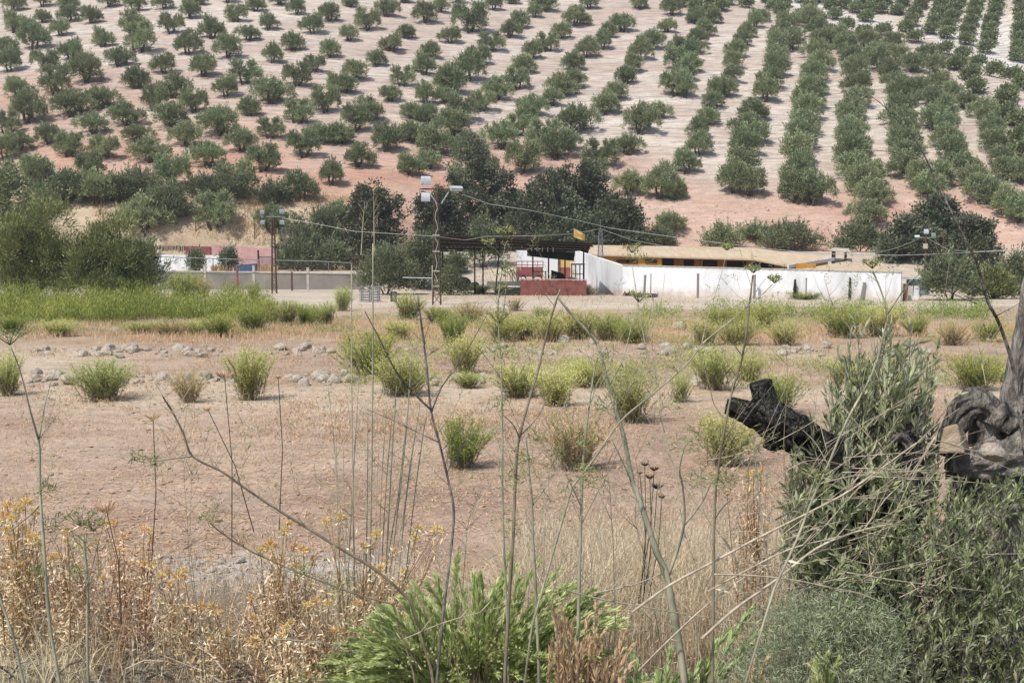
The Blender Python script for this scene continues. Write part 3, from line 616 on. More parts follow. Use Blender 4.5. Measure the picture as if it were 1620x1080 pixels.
for x0,x1 in ((1049,1066),(1082,1098),(1112,1135),(1150,1180),(1192,1225)):
    m=MB(); a=P(x0,412,87.5);b=P(x1,412,87.5); wallmb(m,Vector((a.x,a.y,0)),Vector((b.x,b.y,0)),.3,2.42-.002*(x0-1049),.3,2.42-.002*(x0-1049),.09); part('doorway',rel(m),'hole',e)  # dark slab on the wall, the opening's inner shade painted as colour
for px in (1047,1072,1108,1146,1190):
    m=MB(); a=P(px,408,84.8); m.tube([(a.x,a.y,0),(a.x,a.y,a.z)],.06,6); part('porch_post',rel(m),'bark',e)
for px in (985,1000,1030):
    m=MB(); a=P(px,411,84.7); m.box((a.x,a.y,a.z-.12),(.9,.06,.25)); part('window',rel(m),'hole',e)  # dark box on the wall, its colour standing in for the shaded inside
# shed behind the wall's right end
e=thing('lean_to_shed','low shed with a shallow beige roof behind the right end of the white wall','shed',(21,76,0)); o=Vector((21,76,0))
m=MB(); slabroof(m,[(1268,425.5,73),(1423,431.5,68.5),(1394,420,77),(1340,413,84)],.1); part('roof',rel(m),'beige',e)
m=MB(); a=P(1269,427,73.4);b=P(1332,416,82);wallmb(m,a,b,0,a.z+.05,0,b.z-.14,.15); part('wall',rel(m),'ochre',e)
m=MB(); a=P(1275,420,74.6); m.box((a.x,a.y,1.1),(1.1,.9,2.2+.0)); part('side_room',rel(m),'ochre',e)
e=thing('wooden_hut','small dark wooden hut with a pale flat roof behind the stable','hut',(24,90,0)); o=Vector((24,90,0))
m=MB(); slabroof(m,[(1313,395,90),(1345,398,90),(1343,393,92.5),(1318,392,92.5)],.1); part('roof',rel(m),'concrete',e)
m=MB()
for px,y in((1317,90.3),(1337,90.3),(1319,92.2),(1339,92.2)):
    a=P(px,398,y); m.tube([(a.x,a.y,0),(a.x,a.y,a.z)],.06,5)
part('frame',rel(m),'hole',e)
m=MB(); a=P(1318,400,90.5);b=P(1322,400,90.5); wallmb(m,a,b,0,3.05,0,3.05,.2); part('wall',rel(m),'brownwood',e)
# carport
e=thing('carport','dark open carport with a sloping corrugated metal roof on thin posts','carport',(0,78,0)); o=Vector((0,78,0))
F0,F1,B0,B1=P(698,372,74),P(944,384.5,74),P(687,391.5,79),P(928,394.5,79)
m=MB(); n=72; vv=[];q=[]
for k in range(n+1):
    t=k/n; zz=.035*math.cos(k*math.pi)
    a=F0.lerp(F1,t);b=B0.lerp(B1,t)
    for (p,dz) in((a,zz),(b,zz),(a,zz+.012),(b,zz+.012)): vv.append((p.x,p.y,p.z+dz))
for k in range(n):
    i=4*k;j=i+4; q+=[(i,i+1,j+1,j),(i+2,j+2,j+3,i+3),(i,j,j+2,i+2),(i+1,i+3,j+3,j+1)]
m.add(vv,quads=q); part('roof',rel(m),'darkmetal',e)
def bar(mb,a,b,r): mb.tube([a,b],r,4)
for t in (.02,.3,.6,.97):
    m=MB(); d=Vector((0,0,.09)); bar(m,F0.lerp(B0,t)-d,F1.lerp(B1,t)-d,.05); part('beam',rel(m),'hole',e)
for px,pt,Y in [(751,392,78),(764,392,78.5),(791,388,75.5),(700,390,78.4),(843,392,77),(868,391,78),(894,391,78.6),(923.5,390,76.5)]:
    m=MB(); a=P(px,pt,Y); g=gz(a.x,a.y); lean=.35 if px==791 else 0
    t=(Y-74)/5; zt=F0.lerp(F1,(px-698)/246).lerp(B0.lerp(B1,(px-698)/246),t).z-.1
    m.tube([(a.x-lean,a.y,g-.2),(a.x,a.y,zt)],.055,5); part('post',rel(m),'hole',e)
m=MB(); a=P(834,394,76.2);b=P(909,400,76.2);a2=P(834,405,75.6);b2=P(908,413,75.6)
m.hexa([a2,b2,b2+Vector((0,.06,0)),a2+Vector((0,.06,0))],[a,b,b+Vector((0,.06,0)),a+Vector((0,.06,0))]); part('hanging_panel',rel(m),'greenpanel',e)
for k in range(5):
    m=MB(); p=P(841+8.5*k,394,76.1); m.tube([p+Vector((0,0,.12)),p+Vector((0,0,-.18))],.05,5); part('hanging_strap',rel(m),'galv',e)
# red wall, tables and clutter below the carport
def simple(name,label,cat,boxes,mat,rz=0.,group=None,extra=None):
    """boxes=(px,py bottom,Y,width px,height px,depth m)"""
    m=MB(); o=None
    for (px,pb,Y,w,h,dp) in boxes:
        a=P(px,pb,Y); wd=w*Y/F; ht=h*Y/F
        if o is None: o=Vector((a.x,a.y,a.z))
        m.box((a.x-o.x,a.y-o.y+dp/2,a.z-o.z+ht/2),(wd,dp,ht),rz)
    if extra: extra(m,o)
    g=gz(o.x,o.y)
    return single(name,m,mat,label,cat,o,group)
e=thing('low_brick_wall','low red painted brick wall along the front of the carport','wall',(0,75,0)); o=Vector((0,75,0))
m=MB(); a=P(823,443,75.2);b=P(928,444,74.8); wallmb(m,a,b,-.4,a.z,-.4,b.z,.25); part('wall',rel(m),'redbrick',e)
m=MB(); a=P(823,442.6,75.17);b=P(928,443.6,74.77); wallmb(m,a,b,a.z+.02,a.z+.08,b.z+.02,b.z+.08,.31); part('coping',rel(m),'pink',e)
simple('concrete_slab','pale concrete slab ledge left of the red brick wall','slab',[(797,452,76,54,6,1.2)],'concrete')
simple('dark_bench','dark box bench below the concrete slab','bench',[(805,464,75.2,36,9,.8)],'greenpanel')
simple('white_gatehouse','white house gable seen below the carport roof','house',[(836,452,89,38,58,3),(866,452,88,42,49,2.5)],'white')
e=thing('yellow_doorway','yellow doorway with a red skirting, under the carport\'s right part','doorway',(0,87,0)); o=Vector((0,87,0))
for nm,bx,mt in (('wall',(893,423,86,18,13),'flag'),('skirting',(893,447,86,18,24),'redpaint'),('jamb',(884,447,85.9,3,38),'rust')):
    m=MB(); px,pb,Y,w,h=bx; a=P(px,pb,Y); m.box((a.x,a.y,a.z+h*Y/F/2),(w*Y/F,.25,h*Y/F)); part(nm,rel(m),mt,e)
e=thing('red_trailer','red railed cart parked behind the left end of the brick wall','cart',(0,84,0)); o=Vector((0,84,0))
m=MB(); a=P(838,430,84); m.box((a.x,a.y,a.z),(2.0,1.2,.75)); part('body',rel(m),'redpaint',e)
for zz in (.52,.8):
    m=MB()
    for y in(-.6,.6): m.tube([(a.x-1,a.y+y,a.z+zz),(a.x+1,a.y+y,a.z+zz)],.025,4)
    part('rail',rel(m),'redpaint',e)
m=MB()
for k in range(6): m.tube([(a.x-1+.4*k,a.y-.6,a.z+.3),(a.x-1+.4*k,a.y-.6,a.z+.82)],.025,4)
part('rail_posts',rel(m),'redpaint',e)
for sx in(-.6,.6):
    m=MB()
    cy=a.y-.66; w=[(a.x+sx+.34*math.cos(q*.5236),cy,a.z-.6+.34*math.sin(q*.5236)) for q in range(13)]; m.tube(w,.06,6); m.tube([(a.x+sx,cy-.05,a.z-.6),(a.x+sx,cy+.05,a.z-.6)],.1,8); part('wheel',rel(m),'black',e)
e=thing('stair_railing','pale metal stair railing leaning down under the carport','railing',(0,79,0)); o=Vector((0,79,0))
for dx in(0,10):
    m=MB(); a=P(803+dx,419,79+.08*dx);b=P(815+dx,440,79+.08*dx); h=Vector((0,0,.45)); m.tube([a,b],.03,5); m.tube([a-h,b-h],.03,5)
    for t in(0,.33,.66,1): q=a.lerp(b,t); m.tube([q,q-h*2],.02,4)
    part('handrail',rel(m),'pink',e)
e=thing('metal_table','grey metal table with thin legs behind the brick wall','table',(0,77,0)); o=Vector((0,77,0))
m=MB(); a=P(853,429.5,77); m.box((a.x,a.y,a.z),(1.0,.7,.05)); part('table_top',rel(m),'black',e)
for sx in(-.46,.46):
    for sy in(-.3,.3):
        m=MB(); m.tube([(a.x+sx,a.y+sy,a.z-.03),(a.x+sx,a.y+sy,gz(a.x,a.y))],.03,4); part('leg',rel(m),'lead',e)
m=MB(); o=P(873,443,76.4); a=[P(872,443,76.4)-o,P(893,443,76.4)-o,P(892,433,76.9)-o,P(872,427,76.9)-o]; t=Vector((0,.08,0)); m.hexa([a[0],a[1],a[1]+t,a[0]+t],[a[3],a[2],a[2]+t,a[3]+t]); single('tilted_board',m,'black','black sloping board leaning behind the red brick wall','board',o)
m=MB(); o=P(908,443,76.2); m.add([(-.7,0,0),(.75,0,0),(-.3,.0,.17),(-.7,.5,0),(.75,.5,0),(-.3,.5,.17)],quads=[(0,1,4,3),(0,3,5,2),(1,2,5,4)],tris=[(0,2,1),(3,4,5)]); single('soil_heap',m,'black','small dark heap on the red wall\'s right end','heap',o)
e=thing('wire_cage','small pale metal frame cage beside the white wall','cage',(0,80,0)); o=Vector((0,80,0))
m=MB(); a=P(914,440,79.5)
for sx in(-.45,-.15,.15,.45):
    for sy in(-.35,.35): m.tube([(a.x+sx,a.y+sy,a.z-.35),(a.x+sx,a.y+sy,a.z+1.0)],.022,4)
for zz in(-.3,.3,.98):
    for sy in(-.35,.35): m.tube([(a.x-.45,a.y+sy,a.z+zz),(a.x+.45,a.y+sy,a.z+zz)],.022,4)
part('frame',rel(m),'lead',e); m=MB(); m.box((a.x,a.y,a.z+1.03),(1,.8,.05)); part('lid',rel(m),'debris',e)
# black sacks
def sack(px,pb,Y,r,lb,name='black_sack'):
    b=P(px,pb,Y); g=gz(b.x,b.y); m=MB(); k=26; th=np.linspace(0,np.pi,9); ph=np.linspace(0,2*np.pi,17)[:-1]
    v=[];
    for a in th:
        for f in ph:
            rr=r*(1+.22*(fbm(np.array([a*1.5+px]),np.array([math.cos(f)*1.2+math.sin(f)]))[0]-.5))
            v.append((rr*math.sin(a)*math.cos(f),rr*math.sin(a)*math.sin(f),r*.75*math.cos(a)+r*.68))
    q=[(i*16+j,i*16+(j+1)%16,(i+1)*16+(j+1)%16,(i+1)*16+j) for i in range(8) for j in range(16)]
    m.add(v,quads=q); return single(name,m,'black',lb,'sack',(b.x,b.y,g),smooth=True)
sack(733,450,83,.62,'black plastic sack, largest of the pile under the carport'); sack(746,447,82.5,.38,'small black sack right of the largest one'); sack(752,444,83.5,.3,'black sack at the carport post, smallest of the pile')
# ---------------------------------------------------------------- masts
def lamp(e,c,w,h,rx,rz,mat='galv'):
    m=MB(); k=7; v=[]   # curved hood, open glass face
    for i in range(k):
        a=i/(k-1)*1.5708; 
        for x in(-w/2,w/2): v.append((x,h*.55*(1-math.cos(a)),h*math.sin(a)))
    v+= [(-w/2,h*.5,0),(w/2,h*.5,0)]
    q=[(2*i,2*i+1,2*i+3,2*i+2) for i in range(k-1)]
    n=2*k; q+=[(0,n,n+1,1)]; tr=[]
    for i in range(k-1): tr+= [(2*i,2*i+2,n),(2*i+1,n+1,2*i+3)]
    tr+=[]; q+=[(n,2*k-2,2*k-1,n+1)]
    M4=Matrix.Translation(c)@Matrix.Rotation(rz,4,'Z')@Matrix.Rotation(rx,4,'X')
    m.add([tuple(M4@Vector(p)) for p in v],quads=q,tris=tr); fl=part('floodlight',m,mat,e)
    g=MB(); g.add([tuple(M4@Vector(p)) for p in [(-w*.44,h*.515,h*.06),(w*.44,h*.515,h*.06),(w*.44,h*.57,h*.9),(-w*.44,h*.57,h*.9)]],quads=[(0,1,2,3)]); part('glass',g,'glassy',fl)
    return fl
def lattice(e,zt,wb,wt,nseg,mat='rust',r=.022):
    for sx,sy in((-1,-1),(1,-1),(1,1),(-1,1)):
        m=MB(); m.tube([(sx*wb/2,sy*wb/2,-.3),(sx*wt/2,sy*wt/2,zt)],r*1.3,4); part('leg',m,mat,e)
    m=MB()
    for k in range(nseg):
        z0,z1=zt*k/nseg,zt*(k+1)/nseg; a=wb+(wt-wb)*k/nseg; b=wb+(wt-wb)*(k+1)/nseg
        for (s0,s1) in(((-1,-1),(1,-1)),((1,-1),(1,1)),((1,1),(-1,1)),((-1,1),(-1,-1))):
            p,q=(s0[0]*a/2,s0[1]*a/2,z0),(s1[0]*b/2,s1[1]*b/2,z1)
            if k%2: p,q=(s1[0]*a/2,s1[1]*a/2,z0),(s0[0]*b/2,s0[1]*b/2,z1)
            m.tube([p,q],r*.7,4); m.tube([(s0[0]*b/2,s0[1]*b/2,z1),(s1[0]*b/2,s1[1]*b/2,z1)],r*.7,4)
    part('bracing',m,mat,e)
Y=62.; b=P(691,484,Y); b.z=gz(b.x,b.y); H=P(695,299,Y).z-b.z; s=Y/F
e=thing('floodlight_mast','tall rusty lattice mast with three white floodlights in front of the carport','light mast',b,'lighting masts of the riding yard')
lattice(e,H-.6,.46,.2,10,r=.024)
m=MB(); m.tube([(.0,0,H-.7),(.12,0,H+.15)],.05,6); part('pole',m,'rust',e)
m=MB(); m.tube([(-.9,0,H+.0),(1.35,.1,H+.0)],.045,5); part('crossarm',m,'rust',e)
lamp(e,Vector((-.55,-.1,H+.2)),.54,.46,.25,.25+math.pi*0); lamp(e,Vector((-.58,-.1,H-.7)),.5,.48,.15,.1); lamp(e,Vector((1.2,-.15,H+.05)),.66,.46,-.95,.35)
m=MB(); m.tube([(-.4,-.1,H-.15),(.05,-.1,H-.85)],.03,4); m.tube([(.7,-.1,H-.2),(.3,-.1,H-.8)],.03,4); part('brace',m,'galv',e)
m=MB(); w=[(.12*math.sin(k*1.7)*(.4+.6*(k%3)/2),-.2,H-.8-k*.28) for k in range(16)]; m.tube(w,.02,4); part('loose_cable',m,'cable',e)
for z in (1.05,1.9,3.0,3.9):
    m=MB(); m.box((0,-.25,z),(.4,.03,.05)); part('step_plate',m,'concrete',e)
Y=79.; b=P(434,462,Y); b.z=gz(b.x,b.y); H=P(434,343,Y).z-b.z
e=thing('floodlight_mast','thin dark pole mast with four lamps above the arena\'s pink wall','light mast',b,'lighting masts of the riding yard')
lattice(e,H-.1,.34,.16,12,r=.024); m=MB(); m.tube([(-.85,0,H),(.75,0,H)],.035,5); part('crossarm',m,'lead',e)
for x,z in((-.75,.25),(-.75,-.45),(.65,.3),(.65,-.45)): lamp(e,Vector((x,-.1,H+z-.1)),.34,.3,.2 if z>0 else .1,-.3 if x<0 else .1,'lead' if x<0 else 'debris')
Y=86.; b=P(1462,470,Y); b.z=gz(b.x,b.y); H=P(1462,374,Y).z-b.z
e=thing('floodlight_mast','lamp pole with three white lamps before the oaks on the right','light mast',b,'lighting masts of the riding yard')
m=MB(); m.tube([(0,0,-.3),(0,0,H+.25)],[.09,.06],6); part('pole',m,'rust',e); m=MB(); m.tube([(-.75,0,H-.1),(.75,0,H-.1)],.04,5); part('crossarm',m,'lead',e)
lamp(e,Vector((0,-.1,H+.2)),.34,.34,.15,0); lamp(e,Vector((.62,-.1,H-.1)),.32,.36,.1,.3,'debris'); lamp(e,Vector((-.72,-.1,H-.05)),.36,.24,-.5,-.3)
m=MB(); m.box((-.05,-.08,H-.75),(.3,.2,.4)); part('junction_box',m,'concrete',e)
Y=81.; b=P(949.5,462,Y); b.z=gz(b.x,b.y); H=P(949.5,347,Y).z-b.z
e=thing('lattice_mast','slender lattice mast without lamps, in front of the white wall','mast',b)
lattice(e,H-.8,.6,.2,15,'lead',r=.022); m=MB(); m.tube([(0,0,H-.9),(0,0,H)],.02,4); part('tip',m,'lead',e)
Y=88; b=P(1490,470,Y); b.z=gz(b.x,b.y); m=MB(); H=P(1490,366,Y).z-b.z; m.tube([(0,0,-.2),(0,0,H)],.04,5); m.tube([(0,0,H-.5),(.22,0,H-.1)],.025,4); single('forked_pole',m,'rust','plain forked pole right of the lamp pole','pole',b)
# flag
b=P(907,392,76.); H=1.6
e=thing('flag','faded yellow flag on a thin pole above the carport roof','flag',b); m=MB(); m.tube([(0,0,-.3),(0,0,1.6)],.02,5); part('pole',m,'rust',e)
m=MB(); nx=9; v=[];q=[]
for i in range(nx):
    for j in range(4):
        t=i/(nx-1); v.append((.02+.78*t,.10*math.sin(t*7)*t,1.35-.62*j/3*(1-.25*t)-.42*t))
q=[(i*4+j,(i+1)*4+j,(i+1)*4+j+1,i*4+j+1) for i in range(nx-1) for j in range(3)]
m.add(v,quads=q); fl=part('cloth',m,'flag',e)
m=MB(); m.add([(x,y-.012,z) for x,y,z in v],quads=[(i*4+1,(i+1)*4+1,(i+1)*4+2,i*4+2) for i in range(2,6)]); part('emblem',m,'flagr',fl)
# cables
def cable(name,label,pts,r=.022,mat='cable',sag=0):
    pts=[P(*p) for p in pts]; o=pts[0].copy(); m=MB(); w=[]
    for i in range(len(pts)-1):
        for k in range(6):
            t=k/6; q=pts[i].lerp(pts[i+1],t); q.z-=sag*4*t*(1-t); w.append(q-o)
    w.append(pts[-1]-o); m.tube(w,r*.72,4); single(name,m,mat,label,'cable',o,'overhead cables across the yard')
cable('overhead_cable','thick pale cable from the mast\'s right lamp over the oaks to the right edge',[(732,308,62),(775,323,66),(840,333,72),(915,349,80),(965,361,82),(1080,377,80),(1200,392,78),(1290,401,76),(1420,404,72),(1480,402,69),(1560,398,66),(1640,395,64)],.03)
cable('overhead_cable','cable looping along the carport roof edge from the left edge lamps to the thin mast',[(446,345,78.5),(500,354,77),(560,366,75),(640,371,72),(693,374,62),(735,380,72),(770,374,73),(850,373,73),(905,370,76),(950,362,81)],.022)
cable('overhead_cable','cable drooping from the thin mast to the bare stalk over the stable roof',[(950,362,81),(1000,380,80),(1050,389,80),(1110,392,80),(1180,398,82)],.018)
cable('overhead_cable','cable from the right-hand lamp pole sagging leftwards over the shed',[(1455,377,86),(1420,392,82),(1380,402,80),(1330,410,80)],.018)
cable('overhead_cable','cable from the right-hand lamp pole running right behind the twig',[(1467,377,86),(1500,395,84),(1540,398,82),(1620,394,80)],.018)
# ---------------------------------------------------------------- left arena
e=thing('retaining_wall','low grey rendered wall holding up the riding arena on the left','wall',(-22,87,0)); o=Vector((-22,87,0))
a=P(195,427,87.2);b=P(575,432,87.2); m=MB(); wallmb(m,a,b,-.4,a.z-.1,-.4,b.z-.1,.3); part('wall',rel(m),'grey',e)
m=MB(); a=P(195,427,87.17);b=P(575,432,87.17); wallmb(m,a,b,a.z-.097,a.z,b.z-.097,b.z,.36); part('coping',rel(m),'concrete',e)
GP='posts of the fence before the grey wall'
for px,pt,pb,mt,lb in[(325,420,458,'concrete','pale concrete post, leftmost before the grey wall'),(402,421,459,'concrete','pale concrete post with an orange stain of brick at its foot'),(487.5,424,460,'concrete','pale concrete post, rightmost before the grey wall'),(376,430,457,'redpaint','thin red post between the two left pale posts'),(462,431,458,'rust','thin dark red post between the two right pale posts'),(252,426,458,'concrete','pale post half hidden behind the green plant')]:
    b=P(px,pb,84.5); g=gz(b.x,b.y); ht=P(px,pt,84.5).z-g; m=MB(); r=.09 if mt=='concrete' else .06
    m.box((0,0,ht/2-.1),(r*2,r*2,ht+.2)); m.box((0,0,ht+.02),(r*2.3,r*2.3,.05)); single('fence_post',m,mat=mt,label=lb,cat='post',loc=(b.x,b.y,g),group=GP)
cable('fence_wire','dark sagging wire strung along the posts before the grey wall',[(196,429,84.4),(252,431,84.4),(325,432.5,84.4),(376,434,84.4),(402,431,84.4),(462,434,84.4),(487,433,84.4),(565,435,84.4)],.03,'darkcable',.06)
e=thing('pipe_railing','thin dark pipe railing round the arena above the grey wall','railing',(-22,88.5,0)); o=Vector((-22,88.5,0))
pts=[P(x,y,88.3) for x,y in((228,405),(300,408),(370,410),(440,412),(500,413),(556,416))]
m=MB(); m.tube(pts,.035,5); part('rail',rel(m),'lead',e)
for x,y in((301,408),(337,409),(358,410),(409,411),(556,416),(520,414)):
    m=MB(); a=P(x,y,88.3); m.tube([(a.x,a.y,a.z),(a.x,a.y,1.3)],.035,5); part('post',rel(m),'concrete' if x==556 else 'lead',e)
e=thing('iron_gate','dark iron gate leaf standing at the arena\'s far corner','gate',(0,0,0)); o=Vector((0,0,0))
a=P(409,426,92); m=MB(); m.box((a.x,a.y,a.z+.75),(.12,.12,1.7)); part('gate_post',m,'hole',e); m=MB(); b=P(432,426,94)
for k in range(12): q=a.lerp(b,k/11); m.tube([(q.x,q.y,q.z),(q.x,q.y,q.z+1.05)],.02,4)
for z in(.05,1.05): m.tube([(a.x,a.y,a.z+z),(b.x,b.y,b.z+z)],.03,4)
part('bars',m,'lead',e)
def longwall(name,label,p0,p1,zt0,zt1,mat,zb=0.,th=.25,rough=0):
    e=MB(); o=Vector((p0.x,p0.y,0)); 
    if not rough: wallmb(e,p0-o,p1-o,zb,zt0,zb,zt1,th)
    else:
        n=60
        for k in range(n):
            a=p0.lerp(p1,k/n)-o;b=p0.lerp(p1,(k+.97)/n)-o; zt=zt0+(zt1-zt0)*k/n
            for j in range(4):
                h=(zt-zb)/4; e.box(((a.x+b.x)/2+.05*random.gauss(0,1),(a.y+b.y)/2+.06*random.gauss(0,1),zb+h*(j+.5)),((b-a).length*(.85+.3*random.random()),th,h*(.85+.3*random.random())),random.gauss(0,.12))
    return single(name,e,mat,label,'wall',o)
a,b=P(170,402,96),P(368,404,95); longwall('white_wall','white arena wall behind the pipe railing on the left',a,b,a.z,b.z,'white',.8)
a,b=P(293,389,98.5),P(333,390,98.5); longwall('red_panel_wall','short dark red wall section between dry stone and pink wall',a,b,a.z+.0,b.z,'redpaint',1.2)
a,b=P(333.6,389,98.6),P(437,394.5,96.5); longwall('pink_wall','faded pink wall descending to the iron gate',a,b,a.z+.15,b.z,'pink',1.0)
a,b=P(180,388,99),P(292,389,99); longwall('dry_stone_wall','dry stone wall left of the red wall section',a,b,a.z,b.z,'rock2',1.3,.35,1)
a,b=P(440,394,97.5),P(585,395,97),; longwall('dry_stone_wall','crumbling dry stone wall behind the pale railing post',a,b,a.z,b.z-.1,'rock2',.9,.4,1)
a,b=P(690,404,94),P(748,405,94); longwall('low_white_wall','low white wall far behind the carport\'s left posts',a,b,a.z,b.z,'concrete',1.2)
m=MB(); o=P(372,427,91); m.hexa([(0,0,-.2),(1.75,0,-.2),(1.75,.7,-.2),(0,.7,-.2)],[(0.05,.02,.36),(1.7,.02,.5),(1.65,.6,.55),(.1,.6,.4)]); single('blue_tarpaulin',m,'blue','blue tarpaulin over a low heap by the iron gate','tarpaulin',o)
for px,lb in((310,'thin dark post on the bank edge above the red wall section'),(403,'dark double post on the bank above the pink wall'),(445,'dark post on the bank right of the thin lamp mast'),(483,'dark post on the bank above the dry stone wall'),(521,'dark post on the bank, rightmost of the row')):
    b=P(px,392,100); g=gz(b.x,b.y); m=MB(); m.tube([(0,0,-.3),(.03,0,1.25)],.05,5); m.tube([(-.02,0,1.2),(.1,0,1.25)],.03,4); single('bank_post',m,'rust',lb,'post',(b.x,b.y,g),'posts along the left bank')
# ---------------------------------------------------------------- wall front: posts, saplings, tyres
GW='posts in front of the white wall'
for px,pt,pb,Y,tilt,lb in[(1019,436,468,73,.1,'slightly leaning concrete post above the tyres'),(1029.5,434,466,73.5,0,'thin dark iron stake right of the leaning concrete post'),(1104,434,467,71,0,'upright concrete post before the middle of the white wall'),(1193.5,436,466,70,0,'concrete post with a dark cap before the white wall'),(1275.5,441,470,69,0,'concrete post between the first two cypress saplings'),(1361.5,448,473,67,.35,'concrete post tilting right near the wall\'s end')]:
    b=P(px,pb,Y); g=gz(b.x,b.y); ht=P(px,pt,Y).z-g; m=MB(); r=.07 if px!=1029.5 else .025
    m.hexa([(-r,-r,-.2),(r,-r,-.2),(r,r,-.2),(-r,r,-.2)],[(-r+tilt*.6,-r,ht),(r+tilt*.6,-r,ht),(r+tilt*.6,r,ht),(-r+tilt*.6,r,ht)]); m.box((tilt*.6,0,ht+.02),(r*2.3,r*2.3,.06)); single('wall_post',m,'grey' if px!=1029.5 else 'rust',lb,'post',(b.x,b.y,g),GW)
for px,pt,pb,Y,lb in[(1257.5,443,466,69,'cypress sapling, leftmost before the white wall'),(1283,438,469,69,'cypress sapling, darkest and bushiest of the row'),(1310.5,441,471,68.5,'very thin cypress sapling right of the bushiest one'),(1329.5,448,473,68,'short pale cypress sapling, second from the right'),(1344,440,472,67.5,'tall thin cypress sapling, rightmost of the row')]:
    b=P(px,pb,Y); g=gz(b.x,b.y); ht=P(px,pt,Y).z-g; e=thing('cypress_sapling',lb,'sapling',(b.x,b.y,g),'cypress saplings along the white wall')
    m=MB(); m.tube([(0,0,-.1),(0,0,ht*.9)],[.02,.008],5); part('trunk',m,'bark',e); m=MB(); k=900; t=R.random(k)**.8; r=.10*(1-t)**.7*R.random(k)**.5+.015; a=R.random(k)*6.283
    wd=.6 if px in(1310.5,1344) else 1.
    m.kites(np.stack([r*np.cos(a)*wd,r*np.sin(a)*wd,.08+t*ht*.9],1),np.stack([np.cos(a)*.3,np.sin(a)*.3,1+0*a],1)+unit(k)*.2,unit(k),.12,.035,R.random(k)); part('foliage',m,'cypress',e)
def tyre(px,pb,Y,r,lb,ang):
    b=P(px,pb,Y); g=gz(b.x,b.y); e=thing('tyre',lb,'tyre',(b.x,b.y,g),'old tyres lying before the wall',ang); m=MB(); n=20
    m.tube([(r*math.cos(6.2832*i/n),r*math.sin(6.2832*i/n),.13) for i in range(n+1)],.12,8); part('casing',m,'black',e)
    m=MB()
    for i in range(n): a=6.2832*(i+.5)/n; m.box((math.cos(a)*(r+.1),math.sin(a)*(r+.1),.13),(.05,.05,.2),a)
    part('tread',m,'lead',e)
tyre(1014,470,72.5,.32,'old tyre lying flat, left one below the leaning post',0); tyre(1030,470,72.3,.32,'old tyre lying flat, right one below the iron stake',.4)
# loose things by the track
e=thing('slatted_pallet_stack','stack of pale grey slatted metal frames beside the track, left of the mast','metal frames',G(586,66)); m=MB()
for k in range(6):
    for y in(-.4,.4):
        m=MB(); m.box((0,y-.06,.1+.16*k),(1.25,.04,.05)); part('slat',m,'lead',e); m=MB()
for x in(-.5,0,.5):
    for y in(-.4,.4): m.box((x,y,.45),(.05,.045,.95))
part('uprights',m,'lead',e)
b=G(623,66); e=thing('dark_box','small dark open-fronted box with a white lining on the track','box',b); m=MB(); m.box((0,.0,.56),(.36,.35,.06)); m.box((0,0,.05),(.36,.35,.06)); m.box((-.16,0,.3),(.05,.35,.46)); m.box((.16,0,.3),(.05,.35,.46)); part('case',m,'black',e); m=MB(); m.box((.0,.1,.3),(.25,.1,.42)); part('lining',m,'white',e)
m=MB(); b=P(685,462,75); m.box((0,0,.9),(.14,.12,2.3)); single('wooden_post',m,'concrete','thick pale post just left of the mast foot','post',(b.x,b.y,gz(b.x,b.y)))
cable('white_bar','white horizontal bar running left from the thick pale post',[(637,439,75.1),(683,440,74.9)],.045,'galv')
m=MB(); b=G(404,84.2); m.hexa([(-.18,-.1,0),(.2,-.12,0),(.18,.12,0),(-.2,.1,0)],[(-.14,-.08,.14),(.16,-.1,.16),(.13,.1,.13),(-.15,.08,.15)]); single('orange_brick',m,'redbrick','orange brick lump at the foot of a pale post','brick',b)
m=MB(); b=P(991,470,74); m.tube([(-.25,0,0),(-.1,.05,.34),(.02,0,.0)],.05,5); m.tube([(.0,.1,0),(.2,0,.3),(.36,.1,0)],.06,5); m.box((.1,.1,.12),(.4,.2,.2),.4); single('broken_chair',m,'rust','small rusty wreck of a chair at the white wall\'s corner','chair',(b.x,b.y,gz(b.x,b.y)))
# clutter at the right end of the white wall
for px,pb,pt,w,mt,lb,Y in[(1431,478,449,7,'brownwood','dark brown board leaning at the white wall\'s end',66.5),(1439,477,452,7,'concrete','pale upright board beside the dark brown one',67),(1449,466,452,8,'white','white cloth-like panel by the scrap shelter',70)]:
    b=P(px,pb,Y); g=gz(b.x,b.y); ht=P(px,pt,Y).z-g; m=MB(); ww=w*Y/F/2; m.hexa([(-ww,-.03,-.1),(ww,-.03,-.1),(ww,.03,-.1),(-ww,.03,-.1)],[(-ww+.1,.12,ht),(ww+.1,.12,ht*.98),(ww+.1,.18,ht*.98),(-ww+.1,.18,ht)]); single('leaning_board',m,mt,lb,'board',(b.x,b.y,g),'boards at the white wall\'s end')
e=thing('scrap_shelter','blue-grey sheet metal shelter half hidden by the round willow bush','shelter',(0,0,0)); a=P(1452,440,76); g=gz(a.x,a.y)
m=MB(); m.box((a.x-.1,a.y,a.z),(1.6,1.6,.09)); part('roof',m,'galv',e); m=MB(); m.box((a.x+.1,a.y+.2,(a.z+g)/2-.1),(1.2,1.2,a.z-g)); part('wall',m,'debris',e); m=MB(); m.box((a.x-.9,a.y+.5,(a.z+g)/2-.2),(.7,.9,a.z-g-.35)); part('side_panel',m,'concrete',e)
